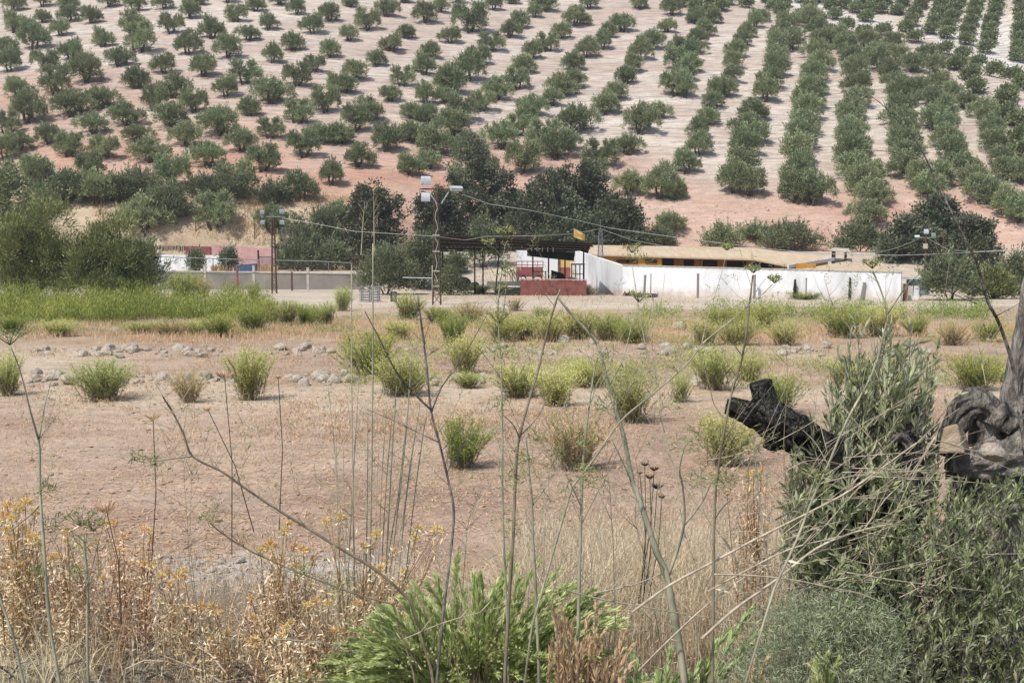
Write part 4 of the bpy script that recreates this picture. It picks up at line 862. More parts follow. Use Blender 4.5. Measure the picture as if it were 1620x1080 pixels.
# ================================================================ weeds of the field
def weed_proto(ns,per,h,w,kind):
    """upright leafy stems fanning from one foot; leaf tint runs from dry foot to fresh tip"""
    m=MB(); st=MB()
    for i in range(ns):
        a=R.random()*6.283; tl=(.08+.5*R.random()**.8)*w; hh=h*(.6+.45*R.random())*(1-.3*tl/w)
        x0=.12*w*R.normal(size=2); tip=np.array([x0[0]+tl*math.cos(a),x0[1]+tl*math.sin(a),hh])
        b=np.array([x0[0],x0[1],0]); c=(b+tip)/2+np.array([-.1*tl*math.cos(a),-.1*tl*math.sin(a),.06*hh])
        st.tube([b,c,tip],[.006,.005,.002],3,cap=False)
        t=.12+.88*R.random(per)**.8; q=1-t
        p=(q*q)[:,None]*b+(2*q*t)[:,None]*c+(t*t)[:,None]*tip
        d=np.array([math.cos(a),math.sin(a),1.6])*.5+unit(per)*.75
        bt=R.random()*.25
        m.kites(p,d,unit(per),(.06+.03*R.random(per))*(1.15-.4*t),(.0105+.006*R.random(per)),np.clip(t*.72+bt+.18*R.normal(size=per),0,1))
        if R.random()<.85:   # flowering sprays
            k=int(per*.6); p=tip+R.normal(size=(k,3))*np.array([.06,.06,.09]); m.kites(p,unit(k)+[0,0,.8],unit(k),.03,.012,.75+.25*R.random(k))
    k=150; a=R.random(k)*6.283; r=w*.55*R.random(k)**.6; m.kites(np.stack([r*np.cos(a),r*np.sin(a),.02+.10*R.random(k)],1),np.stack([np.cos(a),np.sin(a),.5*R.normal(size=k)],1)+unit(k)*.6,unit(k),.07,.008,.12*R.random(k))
    for i in range(14):
        a=R.random()*6.283; r=w*(.35+.4*R.random()); st.tube([[0,0,.02],[r*.5*math.cos(a),r*.5*math.sin(a),.12*h+.1*R.random()],[r*math.cos(a),r*math.sin(a),(.15+.5*R.random())*h]],[.004,.003,.0015],3,cap=False)
    return (st.mesh('stems',M['fenneldark']),m.mesh('foliage',M[kind]))
WP={}
for kd,lst in (('weed',[(100,52,1.,.9),(120,50,1.,1.),(90,50,1.,.8),(110,46,1.,1.2)]),('weedy',[(95,52,1.,.9),(115,46,1.,1.1),(80,50,1.,.8)]),('weedg',[(105,52,1.,.9),(120,48,1.,1.1),(95,50,1.,.9)]),('weeddry',[(70,44,1.,.9),(85,42,1.,1.1),(60,44,1.,1.)])):
    WP[kd]=[weed_proto(n,p_,h,w,kd) for n,p_,h,w in lst]
GWd='wild fleabane bushes scattered over the field'
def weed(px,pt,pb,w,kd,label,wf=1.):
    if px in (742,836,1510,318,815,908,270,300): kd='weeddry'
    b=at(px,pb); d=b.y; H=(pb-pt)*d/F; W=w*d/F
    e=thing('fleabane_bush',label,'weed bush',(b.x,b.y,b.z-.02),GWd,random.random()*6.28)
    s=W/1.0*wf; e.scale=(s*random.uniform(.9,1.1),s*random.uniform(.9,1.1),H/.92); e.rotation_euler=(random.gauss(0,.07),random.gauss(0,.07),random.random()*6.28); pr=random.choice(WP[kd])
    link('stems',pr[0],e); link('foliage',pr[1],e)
WL=[(15,562,626,56,'weed','fleabane bush cut off by the left edge beside the near stone row'),
(165,572,634,92,'weed','fleabane bush with bare brown stems, second from the left edge'),
(300,588,636,46,'weedy','thin yellowish weed among the pale stones of the near row'),
(396,553,632,86,'weed','rounded upright bush right of the brown seedhead on the near stone row'),
(590,530,592,84,'weedg','bright bush behind the thin reed stalks'),(632,565,626,86,'weed','brown-footed bush on the near stone row behind the reeds'),
(735,530,592,70,'weedy','tall yellow-green bush in the centre between the stone rows'),(740,588,614,52,'weed','low bush just below the tall yellow-green one'),
(820,573,628,84,'weedy','yellow-green bush left of the long dark leaning stalk'),(880,580,642,84,'weedy','yellow bush right behind the long dark leaning stalk'),
(932,568,612,84,'weedy','yellow-green bush between the dark stalk and the forked fennel'),(1000,588,667,84,'weed','dense bush below the forked fennel stem'),
(1075,588,636,42,'weedy','narrow weed between the dense bush and the brown-footed dark one'),(1130,553,616,82,'weed','square dark-footed bush right of centre on the near stones'),
(1187,560,602,50,'weedy','small yellow bush behind the burnt stub'),(1232,592,655,66,'weedg','tall loose bush right behind the burnt stub'),
(727,660,740,72,'weedg','lone thin upright bush on the bare ground at the centre'),(908,648,742,118,'weedy','wide loose yellow bush on the bare near ground'),
(1145,648,736,112,'weedy','yellow-flowered bush left below the burnt limb'),(1335,570,604,64,'weedy','small yellow weed behind the olive sprouts'),
(1540,562,616,64,'weedg','bush between the olive sprouts and the dead trunk'),(1590,580,602,60,'weedy','low yellow weed beside the dead trunk'),
(715,498,546,52,'weedg','fresh green bush left of the centre in the middle field'),(630,508,536,46,'weedy','small yellow bush left of the fresh green one'),
(795,496,540,60,'weedy','yellow bush under the pale umbel in the middle field'),(830,498,538,56,'weed','brown-green bush right of the umbel in the middle field'),
(870,498,540,64,'weedy','yellow bush before the dark stalk top, middle field'),(915,492,536,84,'weedy','broad yellow bush right of the dark stalk top'),
(962,498,538,60,'weed','olive-coloured bush in the middle field right of the broad one'),(1002,508,542,54,'weedg','green bush at the right end of the middle clump'),
(1115,505,546,62,'weedy','yellow bush below the green strip, left of two'),(1165,505,546,64,'weedy','yellow bush below the green strip, right of two'),
(1242,508,546,54,'weedy','small yellow bush left of the olive sprouts, middle field'),(1140,490,522,64,'weedg','green bush in the strip before the white wall, leftmost'),
(1200,488,520,90,'weedg','wide green bush in the strip before the white wall'),(1330,486,534,62,'weedg','green bush behind the sprout tips, left of two'),
(1392,484,532,72,'weedy','yellow-green bush behind the sprout tips, right of two'),(1450,503,532,44,'weedg','small green tuft right of the sprout tips'),
(1510,510,546,54,'weed','brownish weed left of the long twig in the middle field'),(1562,508,540,46,'weedg','small weed right of the long twig in the middle field'),
(645,468,506,52,'willow_','grey-green weed before the mast foot at the track'),(742,478,512,54,'weed','dark twiggy bush right of the mast foot'),
(692,486,514,64,'weedg','green weed around the mast foot'),(815,470,492,30,'weed','small dark weed at the track edge in the centre'),(856,486,506,34,'weed','small blue-grey weed at the track edge right of centre'),
(515,478,512,48,'weed','dark-footed bush at the right end of the green belt'),(482,482,514,46,'weedg','bush left of the dark-footed one at the belt end'),(430,474,512,40,'weedg','yellow-green bush near the belt\'s right end'),(455,476,514,46,'weed','olive bush near the belt\'s right end'),
(540,456,492,30,'weed','dark upright weed before the grey wall\'s right end'),(400,448,484,24,'weed','thin dark weed growing on the pale track left'),(290,432,470,52,'weedg','bright green plant before the grey wall'),(318,442,470,30,'weed','brownish plant right of the bright green one at the wall'),
(860,450,464,24,'weedg','bright green weed at the foot of the red brick wall'),(836,452,464,26,'weed','olive weed at the left foot of the red brick wall'),(925,450,466,40,'weed','weeds at the right end of the red brick wall'),
(760,450,464,40,'weedy','yellow-green weeds below the left carport posts'),(790,452,463,30,'weedy','low weeds below the slanting carport post'),(1280,460,474,60,'weedg','weeds among the cypress saplings'),(1222,463,472,30,'weedy','low weeds left of the cypress saplings')]
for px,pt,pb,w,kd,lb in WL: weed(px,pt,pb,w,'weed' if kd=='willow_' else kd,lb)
# clumps in front of the green belt
for k,(px,pt,pb,w,kd,lb) in enumerate([(225,508,528,50,'weedy','yellowish clump in front of the green belt, left'),(270,505,532,56,'weed','brown-green clump in front of the belt beside a pale stone'),(345,498,534,62,'weedg','bright clump at the belt\'s lower right edge'),(95,505,532,60,'weedy','pale clump in front of the belt at the far left'),(310,506,530,40,'weedy','yellow clump left of the bright lower one'),(20,500,528,54,'weedg','green clump touching the left edge below the huge tamarisk'),(400,484,524,54,'weedg','fresh clump at the belt\'s right shoulder')]): weed(px,pt,pb,w,kd,lb)
# the belt itself: one mass of upright weeds
m=MB()
def beltmask(x,y):
    px=CXP+x/y*F; return (px<430)*(y>43+max(0,(px-200)*.02))*(y<59-max(0,(px-300)*.03))
pts=[]
while len(pts)<1500:
    y=42+18*R.random(); x=(-830+480*R.random())/F*y*1.0
    if beltmask(x,y) and R.random()<.25+1.1*fbm(np.array([x*.35]),np.array([y*.35]),3)[0]: pts.append((x,y))
for x,y in pts:
    per=46; h=(.35+.8*R.random()**1.4)*(.5+1.1*fbm(np.array([x*.5+9]),np.array([y*.5]),2)[0]); z=gz(x,y)
    t=R.random(per)**.8; p=np.stack([x+R.normal(size=per)*.16,y+R.normal(size=per)*.16,z+t*h],1)
    bt=.0+1.0*fbm(np.array([x*.7]),np.array([y*.7+40]),3)[0]
    m.kites(p,unit(per)*.6+[0,0,1.1],unit(per),.12+.05*R.random(per),.026,np.clip(t*.5+bt+.2*R.normal(size=per)-.2,0,1))
for k in range(150):
    y=54+6*R.random(); px=-40+(470 if k%3 else 300)*R.random(); x=(px-CXP)/F*y; z=gz(x,y); per=70; h=.9+.8*R.random(); t=R.random(per)
    p=np.stack([x+R.normal(size=per)*.2*(1.1-t),y+R.normal(size=per)*.2,z+t*h],1); m.kites(p,unit(per)*.5+[0,0,1.3],unit(per),.14,.028,np.clip(.15+t*.35+.2*R.normal(size=per),0,1))
single('green_weed_belt',m,'weedg','dense belt of bright green weeds below the tamarisks','weeds',kind='stuff')
# strip of green weeds along the track on the right
m=MB()
for k in range(620):
    px=1010+560*R.random()**.9; y=44.5+7*R.random()+(px-1000)*.003; x=(px-CXP)/F*y
    if fbm(np.array([x*.5]),np.array([y*.3+3]),3)[0]<.42: continue
    per=40; h=.3+.6*R.random(); z=gz(x,y); t=R.random(per)
    p=np.stack([x+R.normal(size=per)*.14,y+R.normal(size=per)*.14,z+t*h],1)
    m.kites(p,unit(per)*.6+[0,0,1.1],unit(per),.1,.024,np.clip(.3+t*.4+.2*R.normal(size=per),0,1))
single('green_weed_strip',m,'weedg','low strip of green weeds before the track on the right','weeds',kind='stuff')
# low weeds that grow between the bushes
def lowweeds(name,label,n,pxr,yr,mat,hr,tl,th,off):
    m=MB()
    for k in range(n):
        px=pxr[0]+(pxr[1]-pxr[0])*R.random(); y=math.exp(math.log(yr[0])+math.log(yr[1]/yr[0])*R.random()); x=(px-CXP)/F*y
        if fbm(np.array([x*.35+off]),np.array([y*.3+off]),3)[0]<th: continue
        per=26; h=hr[0]+(hr[1]-hr[0])*R.random()**1.5; t=R.random(per); z=gz(x,y); s=.09+.08*R.random()
        m.kites(np.stack([x+R.normal(size=per)*s,y+R.normal(size=per)*s,z+t*h],1),unit(per)*.7+[0,0,.9],unit(per),.075,.014,np.clip(tl[0]+(tl[1]-tl[0])*(.5*t+.5*R.random(per)),0,1))
    single(name,m,mat,label,'weeds',kind='stuff')
lowweeds('low_yellow_weeds','low yellow-green weeds between the bushes of the middle field',3600,(540,1640),(24,50),'weedy',(.06,.42),(.1,.9),.45,3)
lowweeds('low_brown_weeds','low brown dead weeds scattered over the field',2200,(-20,1640),(17,52),'thistle',(.04,.22),(0,.7),.47,21)
lowweeds('low_green_weeds','low green weeds on the left between belt and stone row',700,(-20,560),(36,47),'weedg',(.08,.35),(.1,.9),.5,33)
# clods of dry earth
m=MB(); ico=[(0,0,1),(.89,0,.45),(.28,.85,.45),(-.72,.53,.45),(-.72,-.53,.45),(.28,-.85,.45),(.72,.53,-.45),(-.28,.85,-.45),(-.89,0,-.45),(-.28,-.85,-.45),(.72,-.53,-.45),(0,0,-1)]
icf=[(0,1,2),(0,2,3),(0,3,4),(0,4,5),(0,5,1),(1,6,2),(2,7,3),(3,8,4),(4,9,5),(5,10,1),(6,7,2),(7,8,3),(8,9,4),(9,10,5),(10,6,1)]
ico=np.array(ico)
for k in range(5200):
    y=math.exp(math.log(10.3)+math.log(27/10.3)*R.random()); x=(-.49+.98*R.random())*y
    if fbm(np.array([x*.7+50]),np.array([y*.7]),3)[0]<.36+.2*R.random(): continue
    s=.006+.03*R.random()**3; m.add(ico*(1+.3*R.normal(size=(12,1)))*[s*1.3,s*1.1,s*.75]+[x,y,gz(x,y)+s*.2],tris=icf)
M['clod']=surf('earth_clod',lin('A88A74',.74),lin('C8AC94',.76),3,.95)
single('soil_clods',m,'clod','small clods of dry earth over the bare field','clods',kind='stuff')
# ---------------------------------------------------------------- dry grass
def grass(name,label,n,yr,pxr,h,w,dens,mat='strawr',lean=.12,tl=(0,1)):
    m=MB(); k=n; y=np.exp(np.log(yr[0])+(np.log(yr[1])-np.log(yr[0]))*R.random(k)); px=pxr[0]+(pxr[1]-pxr[0])*R.random(k); x=(px-CXP)/F*y
    keep=R.random(k)<dens(x,y); x,y=x[keep],y[keep]; k=len(x); z=hgt(x,y)-.01
    hh=h[0]+(h[1]-h[0])*R.random(k); ln=R.normal(size=(k,2))*lean*hh[:,None]*3
    m.blades(np.stack([x,y,z],1),hh,w,ln,tl[0]+(tl[1]-tl[0])*R.random(k))
    return single(name,m,mat,label,'dry grass',kind='stuff')
nz=lambda x,y,s,o=0:fbm(x*s+o,y*s*.8+o*1.7,4)
grass('dry_grass_band','band of dry straw-coloured grass beyond the stone rows',80000,(32,49),(-40,1660),(.08,.36),.012,lambda x,y:sst(.36,.6,nz(x,y,.35))*sst(32,35,y)*sst(48,41,y),tl=(.2,1))
grass('dry_grass_tufts','sparse dry tufts over the bare field',60000,(10.5,34),(-40,1660),(.02,.11),.008,lambda x,y:.12+sst(.42,.66,nz(x,y,.6,3))*.9,lean=.3)
grass('dry_grass_far','thin dry grass along the track and wall',9000,(58,76),(560,1660),(.06,.22),.03,lambda x,y:sst(.42,.62,nz(x,y,.25,8))*sst(70,73,y)+sst(.5,.66,nz(x,y,.3,8))*.5)
grass('dry_grass_bank','tall dry grass on the bank above the pink wall',13000,(99.5,107),(150,640),(.25,.6),.05,lambda x,y:sst(.3,.55,nz(x,y,.3,5))*sst(-11,-12.5,x))
grass('row_weeds','dry weeds tangled along the two stone rows',9000,(24.3,32.3),(-40,1660),(.06,.3),.012,lambda x,y:np.clip(np.exp(-((y-25.3)/.5)**2)+np.exp(-((y-31.3)/.6)**2),0,1)*sst(.35,.6,nz(x,y,.8,4)),mat='straw',tl=(0,.8))
grass('dead_weed_patches','grey-brown patches of dead low weeds on the field',26000,(11,31),(-40,1660),(.02,.09),.008,lambda x,y:sst(.52,.66,nz(x,y,.45,11)),mat='straw',lean=.4,tl=(0,.45))
grass('arena_grass','dry grass at the foot of the pink arena wall',1500,(91,95.5),(335,440),(.3,.75),.05,lambda x,y:1.+0*x)
m=MB()
def litter(n,yr,ln,w,dens):
    y=np.exp(np.log(yr[0])+(np.log(yr[1])-np.log(yr[0]))*R.random(n)); x=(-.49+.98*R.random(n))*y; k=R.random(n)<dens(x,y); x,y=x[k],y[k]; n=len(x)
    a=R.random(n)*6.283; d=np.stack([np.cos(a),np.sin(a),.12*R.normal(size=n)],1); nn=np.stack([0*a,0*a,1+0*a],1)+unit(n)*.3
    m.kites(np.stack([x,y,hgt(x,y)+.012],1),d,nn,ln*(.4+R.random(n)),w,R.random(n))
litter(70000,(9,33),.13,.011,lambda x,y:.25+sst(.45,.62,nz(x,y,.9,2)))
single('straw_litter',m,'strawr','broken straw strewn on the bare ground','litter',kind='stuff')
# ---------------------------------------------------------------- stones
def rock_mesh(seed,sub=2,flat=.62,amp=.35,mat='rock'):
    import bmesh
    bm=bmesh.new(); bmesh.ops.create_icosphere(bm,subdivisions=sub,radius=1); rs=np.random.default_rng(seed); pl=[(unit(1)[0],.55+.35*rs.random()) for _ in range(9)]
    for v in bm.verts:
        p=np.array(v.co); 
        for n,dd in pl:
            e=p@n-dd
            if e>0:p=p-n*e*.92
        p*=1+amp*.25*(fbm(np.array([p[0]*1.7+seed]),np.array([p[1]*1.7+p[2]*1.3]),3)[0]-.5); v.co=(p[0],p[1],p[2]*flat)
    me=bpy.data.meshes.new('stone'); bm.to_mesh(me); bm.free(); me.materials.append(M[mat]); return me
RK=[rock_mesh(i,2,.55+.2*R.random()) for i in range(9)]
def stone(x,y,s,label,group,name='stone',me=None,sink=.28):
    o=link(name,me or random.choice(RK),None,(x,y,gz(x,y)+s*(.5-sink))); o.scale=(s*random.uniform(.8,1.35),s*random.uniform(.7,1.1),s*random.uniform(.75,1.2)); o.rotation_euler=(random.gauss(0,.25),random.gauss(0,.25),random.random()*6.28)
    return props(o,label,'stone',group)
n_=0
for (lab,grp,y0,segs) in [('pale limestone lump in the farther stone row, among others like it','stones of the farther row',31.2,[(50,200,38),(200,350,44),(410,540,26),(640,880,44),(1010,1150,26),(1230,1310,22),(1370,1510,18)]),
    ('pale limestone lump in the nearer stone row, among others like it','stones of the nearer row',25.2,[(40,150,30),(150,370,52),(450,620,36),(640,780,24),(1050,1140,14),(1430,1600,18)])]:
    for a,b,c in segs:
        for k in range(c):
            px=random.uniform(a,b); y=y0+random.gauss(0,.35); s=.055+.16*random.random()**2.2; stone((px-CXP)/F*y,y,s,lab,grp)
for px,py,s,lb in[(112,606,.26,'large grey boulder in the nearer row right of the left edge bush'),(320,565,.22,'large pale block topping the farther stone row'),(148,562,.2,'dark grey flat block on the farther stone row, left'),(190,566,.17,'grey slab right of the dark flat block'),(305,608,.16,'bright white stone in the nearer row beside the thin weed'),(470,563,.17,'white stone of the farther row right of the rounded bush'),(530,605,.2,'broad pale stone left of the reeds in the nearer row'),(225,524,.3,'pale stone at the front of the green belt'),(1020,540,.3,'flat whitish slab in the middle field'),(890,541,.28,'whitish outcrop below the yellow middle bushes'),(940,544,.26,'grey flat stone right of the whitish outcrop'),(1075,520,.3,'white stone on the right before the weed strip')]:
    b=at(px,py); stone(b.x,b.y,s,lb,'larger stones of the field','boulder')
for k in range(34):
    y=random.uniform(11.5,24); x=random.uniform(-.46,.46)*y; stone(x,y,random.uniform(.015,.04),'small loose stone on the bare reddish ground','loose stones on the bare ground','pebble')
for k in range(60):
    px=random.uniform(215,420); y=10.0+random.random()*.9; stone((px-CXP)/F*y,y,random.uniform(.02,.07),'pale rubble stone on the bank edge behind the thistles','rubble on the bank edge','rubble_stone')
# brown seedheads over the field come with the foreground plants
# ================================================================ plants in front of the camera
def smooth(pts,n=4):
    # Catmull-Rom through the points
    o=[]; k=len(pts)
    for i in range(k-1):
        a,b,c,d=pts[max(i-1,0)],pts[i],pts[i+1],pts[min(i+2,k-1)]
        for j in range(n):
            t=j/n; o.append(.5*((2*b)+(c-a)*t+(2*a-5*b+4*c-d)*t*t+(3*b-a-3*c+d)*t**3))
    o.append(pts[-1]); return o
def along(path,Y0,Y1):
    k=len(path); return [P(x,y,Y0+(Y1-Y0)*i/max(k-1,1)) for i,(x,y) in enumerate(path)]
def tuft(m,c,r,n,tl=(.2,.9),ln=.035,w=.004,up=.4):
    p=np.array(c)+R.normal(size=(n,3))*r*np.array([1,1,.7]); m.kites(p,unit(n)+[0,0,up],unit(n),ln*(.6+.8*R.random(n)),w,tl[0]+(tl[1]-tl[0])*R.random(n))
def umbel(m,c,r,rays,head=10,tl=(.3,1)):
    c=np.array(c)
    for k in range(rays):
        a=6.283*k/rays+R.random()*.5; e=c+np.array([r*math.cos(a)*(.5+.5*R.random()),r*math.sin(a)*(.5+.5*R.random()),r*(.5+.45*R.random())])
        m.tube([c,e],[.0016,.001],3,cap=False,tint=.3); m.kites(e+R.normal(size=(head,3))*r*.11,unit(head)+[0,0,.6],unit(head),.012,.005,tl[0]+(tl[1]-tl[0])*R.random(head))
GF='tall fennel stalks in front of the camera'
def stalk(label,path,Y0,Y1,w0,w1,mat='fennel',br=(),tufts=(),umb=(),name='fennel_stalk',cat='plant stalk',group=GF,leafm='fennelleaf',ground=True,nodes=True):
    base=along(path,Y0,Y1); b0=base[0]; g=gz(b0.x,b0.y)
    pts=smooth(base,4)
    if ground and b0.z>g+.02:
        dz=b0.z-g; d=(base[0]-base[1]); sl=min(max(d.x/max(abs(d.z),.05),-.35),.35); pts=[Vector((b0.x+sl*dz*.6,b0.y,g-.05)),Vector((b0.x+sl*dz*.4,b0.y,g+dz*.5))]+pts
    o=Vector((pts[0].x,pts[0].y,pts[0].z)); e=thing(name,label,cat,o,group)
    n=len(pts); rr=[(w0+(w1-w0)*(i/(n-1))**.8)*(.40 if w0>12 else .31)*(Y0+(Y1-Y0)*i/(n-1))/F for i in range(n)]
    if nodes:
        for i in range(3,n-1,4): rr[i]*=1.2
    m=MB(); m.tube([p-o for p in pts],rr,8,rough=.06); stemmb=m
    for bp in br:
        w=bp[2] if len(bp)>2 else w1*.8; yb=bp[1]; q=smooth(along(bp[0],yb,yb+.05*(len(bp[0])-1)*random.choice((-1,1))),3); k=len(q)
        m=MB(); m.tube([p-o for p in q],[w*.34*yb/F*(1-.65*i/(k-1)) for i in range(k)],6,rough=.06); part('branch',m,mat,e,True)
    # fine side shoots ending in tiny dry sprays
    if nodes and n>8:
        m=stemmb; sp=MB()
        for q_ in range(int(5+n*.35)):
            i=random.randrange(int(n*.3),n-1); p=pts[i]-o; dr=Vector((random.choice((-1,1))*random.uniform(.3,1),random.gauss(0,.6),random.uniform(.3,1.1))).normalized(); ll=random.uniform(.05,.22)
            e1=p+dr*ll*.5+Vector((0,0,.01)); e2=p+dr*ll+Vector((0,0,.04)); m.tube([p,e1,e2],[.0011,.0008,.0005],4)
            for z_ in range(3): e3=e2+Vector((random.gauss(0,.02),random.gauss(0,.02),random.uniform(.01,.05))); m.tube([e2,e3],[.0006,.0004],3); tuft(sp,e3,.006,5,(.1,.8),.012,.003)
        part('dry_sprays',sp,leafm,e)
    part('stem',stemmb,mat,e,True)
    if tufts:
        m=MB()
        for (x,y,s) in tufts: yy=(Y0+Y1)/2; tuft(m,P(x,y,yy)-o,s*yy/F*.5,int(30+s*2.2))
        part('leaves',m,leafm,e)
    for (x,y,s) in umb:
        m=MB(); umbel(m,P(x,y,Y1)-o,s*Y1/F*.55,14); part('umbel',m,leafm,e)
    return e
stalk('teal-green fennel stalk forking into two dark tips, first from the left edge',[(95,1085),(78,980),(70,870),(63,770),(63,720),(60,690)],4.0,4.0,9,6.5,br=[([(61,695),(48,650),(33,590),(17,548)],4.0,6),([(61,695),(70,645),(80,605),(88,588)],4.0,5),([(66,795),(50,812),(20,836),(-15,862)],4.0,5)],tufts=[(85,830,22),(60,905,12),(75,770,12)],umb=[(16,546,40)])
stalk('fennel stalk with a dark broken top and green umbels, second from the left edge',[(140,1085),(138,1000),(139,930),(135,880),(132,850)],4.2,4.2,8,6,br=[([(133,872),(136,850),(135,825)],4.2,4),([(137,930),(150,880),(162,835),(170,800)],4.2,3.5)],tufts=[(130,860,26),(120,905,14)],umb=[(128,832,46),(148,840,30)])
stalk('thin straight stalk leaning right past the first fennel',[(62,772),(95,735),(130,690),(160,640),(183,600)],4.1,4.4,3.2,1.6,'reed',name='dry_stalk',group='thin dry stalks',ground=False) if 0 else None
stalk('greenish stalk at the lower left corner leaning in from the edge',[(38,1085),(22,1010),(5,960),(-15,900)],3.9,3.9,8,6)
stalk('long dark arching branch sweeping from upper left down to the bottom centre',[(650,950),(600,905),(540,868),(470,825),(430,800),(385,770),(350,745),(305,722),(290,685),(272,650),(256,625)],4.6,4.3,9,4,'fenneldark',br=[([(303,722),(270,726),(240,729),(205,720)],4.3,3),([(276,655),(268,645),(264,630)],4.3,3),([(348,744),(335,725),(322,715)],4.3,2.2),([(528,862),(545,900),(575,935)],4.5,5)],tufts=[(215,724,16),(245,730,12)],name='arching_branch',cat='branch')
stalk('second dark branch below the long arching one, ending in a pale tuft',[(622,955),(560,938),(480,908),(420,882),(380,862),(350,842),(330,825)],4.6,4.4,6,3,'fenneldark',br=[([(430,886),(455,878),(480,880)],4.45,2.4)],tufts=[(327,818,26),(540,920,26),(478,905,16)],name='arching_branch',cat='branch')
# pale reed stalks
GRd='thin pale reed stalks left of centre'
for k,(top,bot,w,lb,mt) in enumerate([((518,600),(535,850),3.2,'short pale reed, leftmost of the bundle','reed'),((530,640),(545,870),2.6,'thin pale reed just right of the leftmost one','reed'),((556,425),(560,880),4,'pale reed crossing the dry grass band, left of the tallest','reed'),((568,590),(552,880),4.2,'bluish reed leaning slightly right','fennel'),((590,385),(586,870),4.6,'tallest reed with a dark tip standing before the grey-green bush','fennel'),((582,635),(580,860),3.4,'green reed beside the tallest one','fennel'),((612,640),(600,850),3,'thin reed right of the tallest one','reed'),((627,610),(612,870),4.2,'bluish-green reed in the middle of the bundle','fennel'),((621,650),(606,850),3,'dark reed in the middle of the bundle','fenneldark'),((652,560),(620,880),4.6,'thick green reed leaning right','fennel'),((640,690),(617,860),3.4,'dark short reed under the thick leaning one','fenneldark'),((664,640),(632,890),4.8,'thick green reed crossing the fork of the grey twig','fennel'),((675,650),(645,880),3.8,'rightmost reed of the bundle leaning right','reed'),((650,720),(628,870),2.6,'short thin reed between the two thick green ones','reed'),((543,700),(550,870),2.4,'short thin reed near the left side of the bundle','reed'),((600,700),(594,870),2.4,'short bare reed low in the bundle','reed')]):
    mid=((top[0]+bot[0])/2+random.uniform(-4,4),(top[1]+bot[1])/2); stalk(lb,[bot,mid,top],5.6+.04*k,5.6+.04*k,w,w*.6,mt,group=GRd,name='reed_stalk')
stalk('thick grey twig forking at the bare field, tip pointing at the mast',[(700,980),(712,880),(718,810),(708,755),(695,700),(682,650),(676,590),(670,540),(661,468)],4.4,4.4,7,5,'greybark',br=[([(684,650),(655,622),(625,585),(600,535),(577,492)],4.4,5.5),([(683,650),(700,610),(730,570),(758,520),(772,495)],4.4,4),([(695,700),(650,678),(600,655),(580,648)],4.42,3),([(672,545),(668,520),(664,500)],4.4,3.6),([(706,752),(720,720),(745,690)],4.4,2.4)],name='forked_twig',cat='twig')
stalk('long dark stalk leaning right, its tip before the red wall',[(808,905),(812,850),(815,770),(820,700),(838,630),(850,590),(862,540),(874,495),(886,458)],4.3,4.3,9,4.5,'fenneldark',br=[([(822,692),(812,672),(795,655)],4.3,4),([(822,690),(850,660),(870,620),(885,600)],4.3,3)],tufts=[(812,760,24),(830,720,18),(800,830,30)])
stalk('upright stalk with pale umbels in front of the carport posts',[(800,920),(795,800),(795,690),(793,600),(790,540),(788,480),(795,420)],4.7,4.7,6,3,'fennel',br=[([(792,520),(800,460),(797,400),(803,380)],4.7,3),([(793,600),(765,560),(750,545)],4.7,2.6),([(790,470),(810,440),(820,425)],4.7,2.4),([(795,410),(785,395),(772,388)],4.7,2)],tufts=[(788,555,26),(795,640,18),(790,500,22),(793,450,14),(800,430,14)],umb=[(800,378,34),(772,390,20),(790,512,34)])
stalk('teal fennel stalk standing straight right of the big green bush',[(916,935),(918,860),(920,790),(924,710),(935,620),(945,560)],4.4,4.4,10,3.5,br=[([(919,800),(905,770),(893,745)],4.4,3.4),([(919,830),(950,770),(975,720),(990,690)],4.4,3),([(930,650),(948,600),(975,570)],4.4,2.5)],tufts=[(905,775,20),(940,760,22),(955,640,22),(925,700,20)])
stalk('teal fennel stalk rising out of the big green bush\'s right side',[(846,905),(843,850),(841,790),(836,740),(832,690)],4.5,4.5,9,4.5,br=[([(842,800),(870,760),(888,720)],4.5,3.2)],tufts=[(838,740,26),(850,690,16),(880,720,14)])
stalk('thick greenish fennel trunk forking low, its long arm leaning left',[(1068,980),(1062,950),(1055,912),(1038,870),(1025,830),(1008,780),(1000,760),(990,705),(978,660),(962,610),(945,545),(905,498),(880,468)],4.5,4.5,17,4,br=[([(1057,912),(1075,860),(1083,820),(1080,770),(1075,740),(1085,700)],4.5,8),([(1083,830),(1110,795),(1128,760),(1160,725)],4.5,5),([(1000,765),(985,730),(965,690)],4.5,4),([(1055,905),(1040,885),(1032,870)],4.5,5),([(1084,850),(1075,800),(1070,760)],4.5,4),([(962,610),(985,570),(998,520),(1010,480)],4.5,4),([(945,545),(930,520),(925,490)],4.5,3)],tufts=[(1085,700,30),(1100,760,26),(1110,690,26),(1070,640,24),(960,560,22),(1000,590,20)],umb=[(1010,478,30)])
stalk('dark upright fennel stalk reaching the white wall, right of the forked trunk',[(1128,985),(1129,900),(1130,830),(1134,760),(1146,680),(1158,620),(1172,575),(1180,530),(1186,480),(1191,435)],4.3,4.3,8,4,'fenneldark',br=[([(1131,820),(1145,800),(1165,785)],4.3,4),([(1160,615),(1168,595),(1188,572)],4.3,4),([(1150,665),(1130,640),(1120,600),(1100,540),(1095,500)],4.3,3)],tufts=[(1135,760,28),(1190,700,22),(1150,760,18)],umb=[(1192,432,22)])
stalk('diagonal stalk climbing right to the white wall from the bare ground',[(905,770),(940,725),(980,668),(1030,625),(1085,578),(1110,545),(1140,520),(1180,488),(1222,450)],4.35,4.2,6,2.5,'fennel',br=[([(1110,545),(1120,500),(1135,455),(1150,400)],4.25,2.6),([(1180,488),(1200,455),(1212,440)],4.2,2)],tufts=[(925,745,20)],umb=[(1225,448,18),(1150,396,16)])
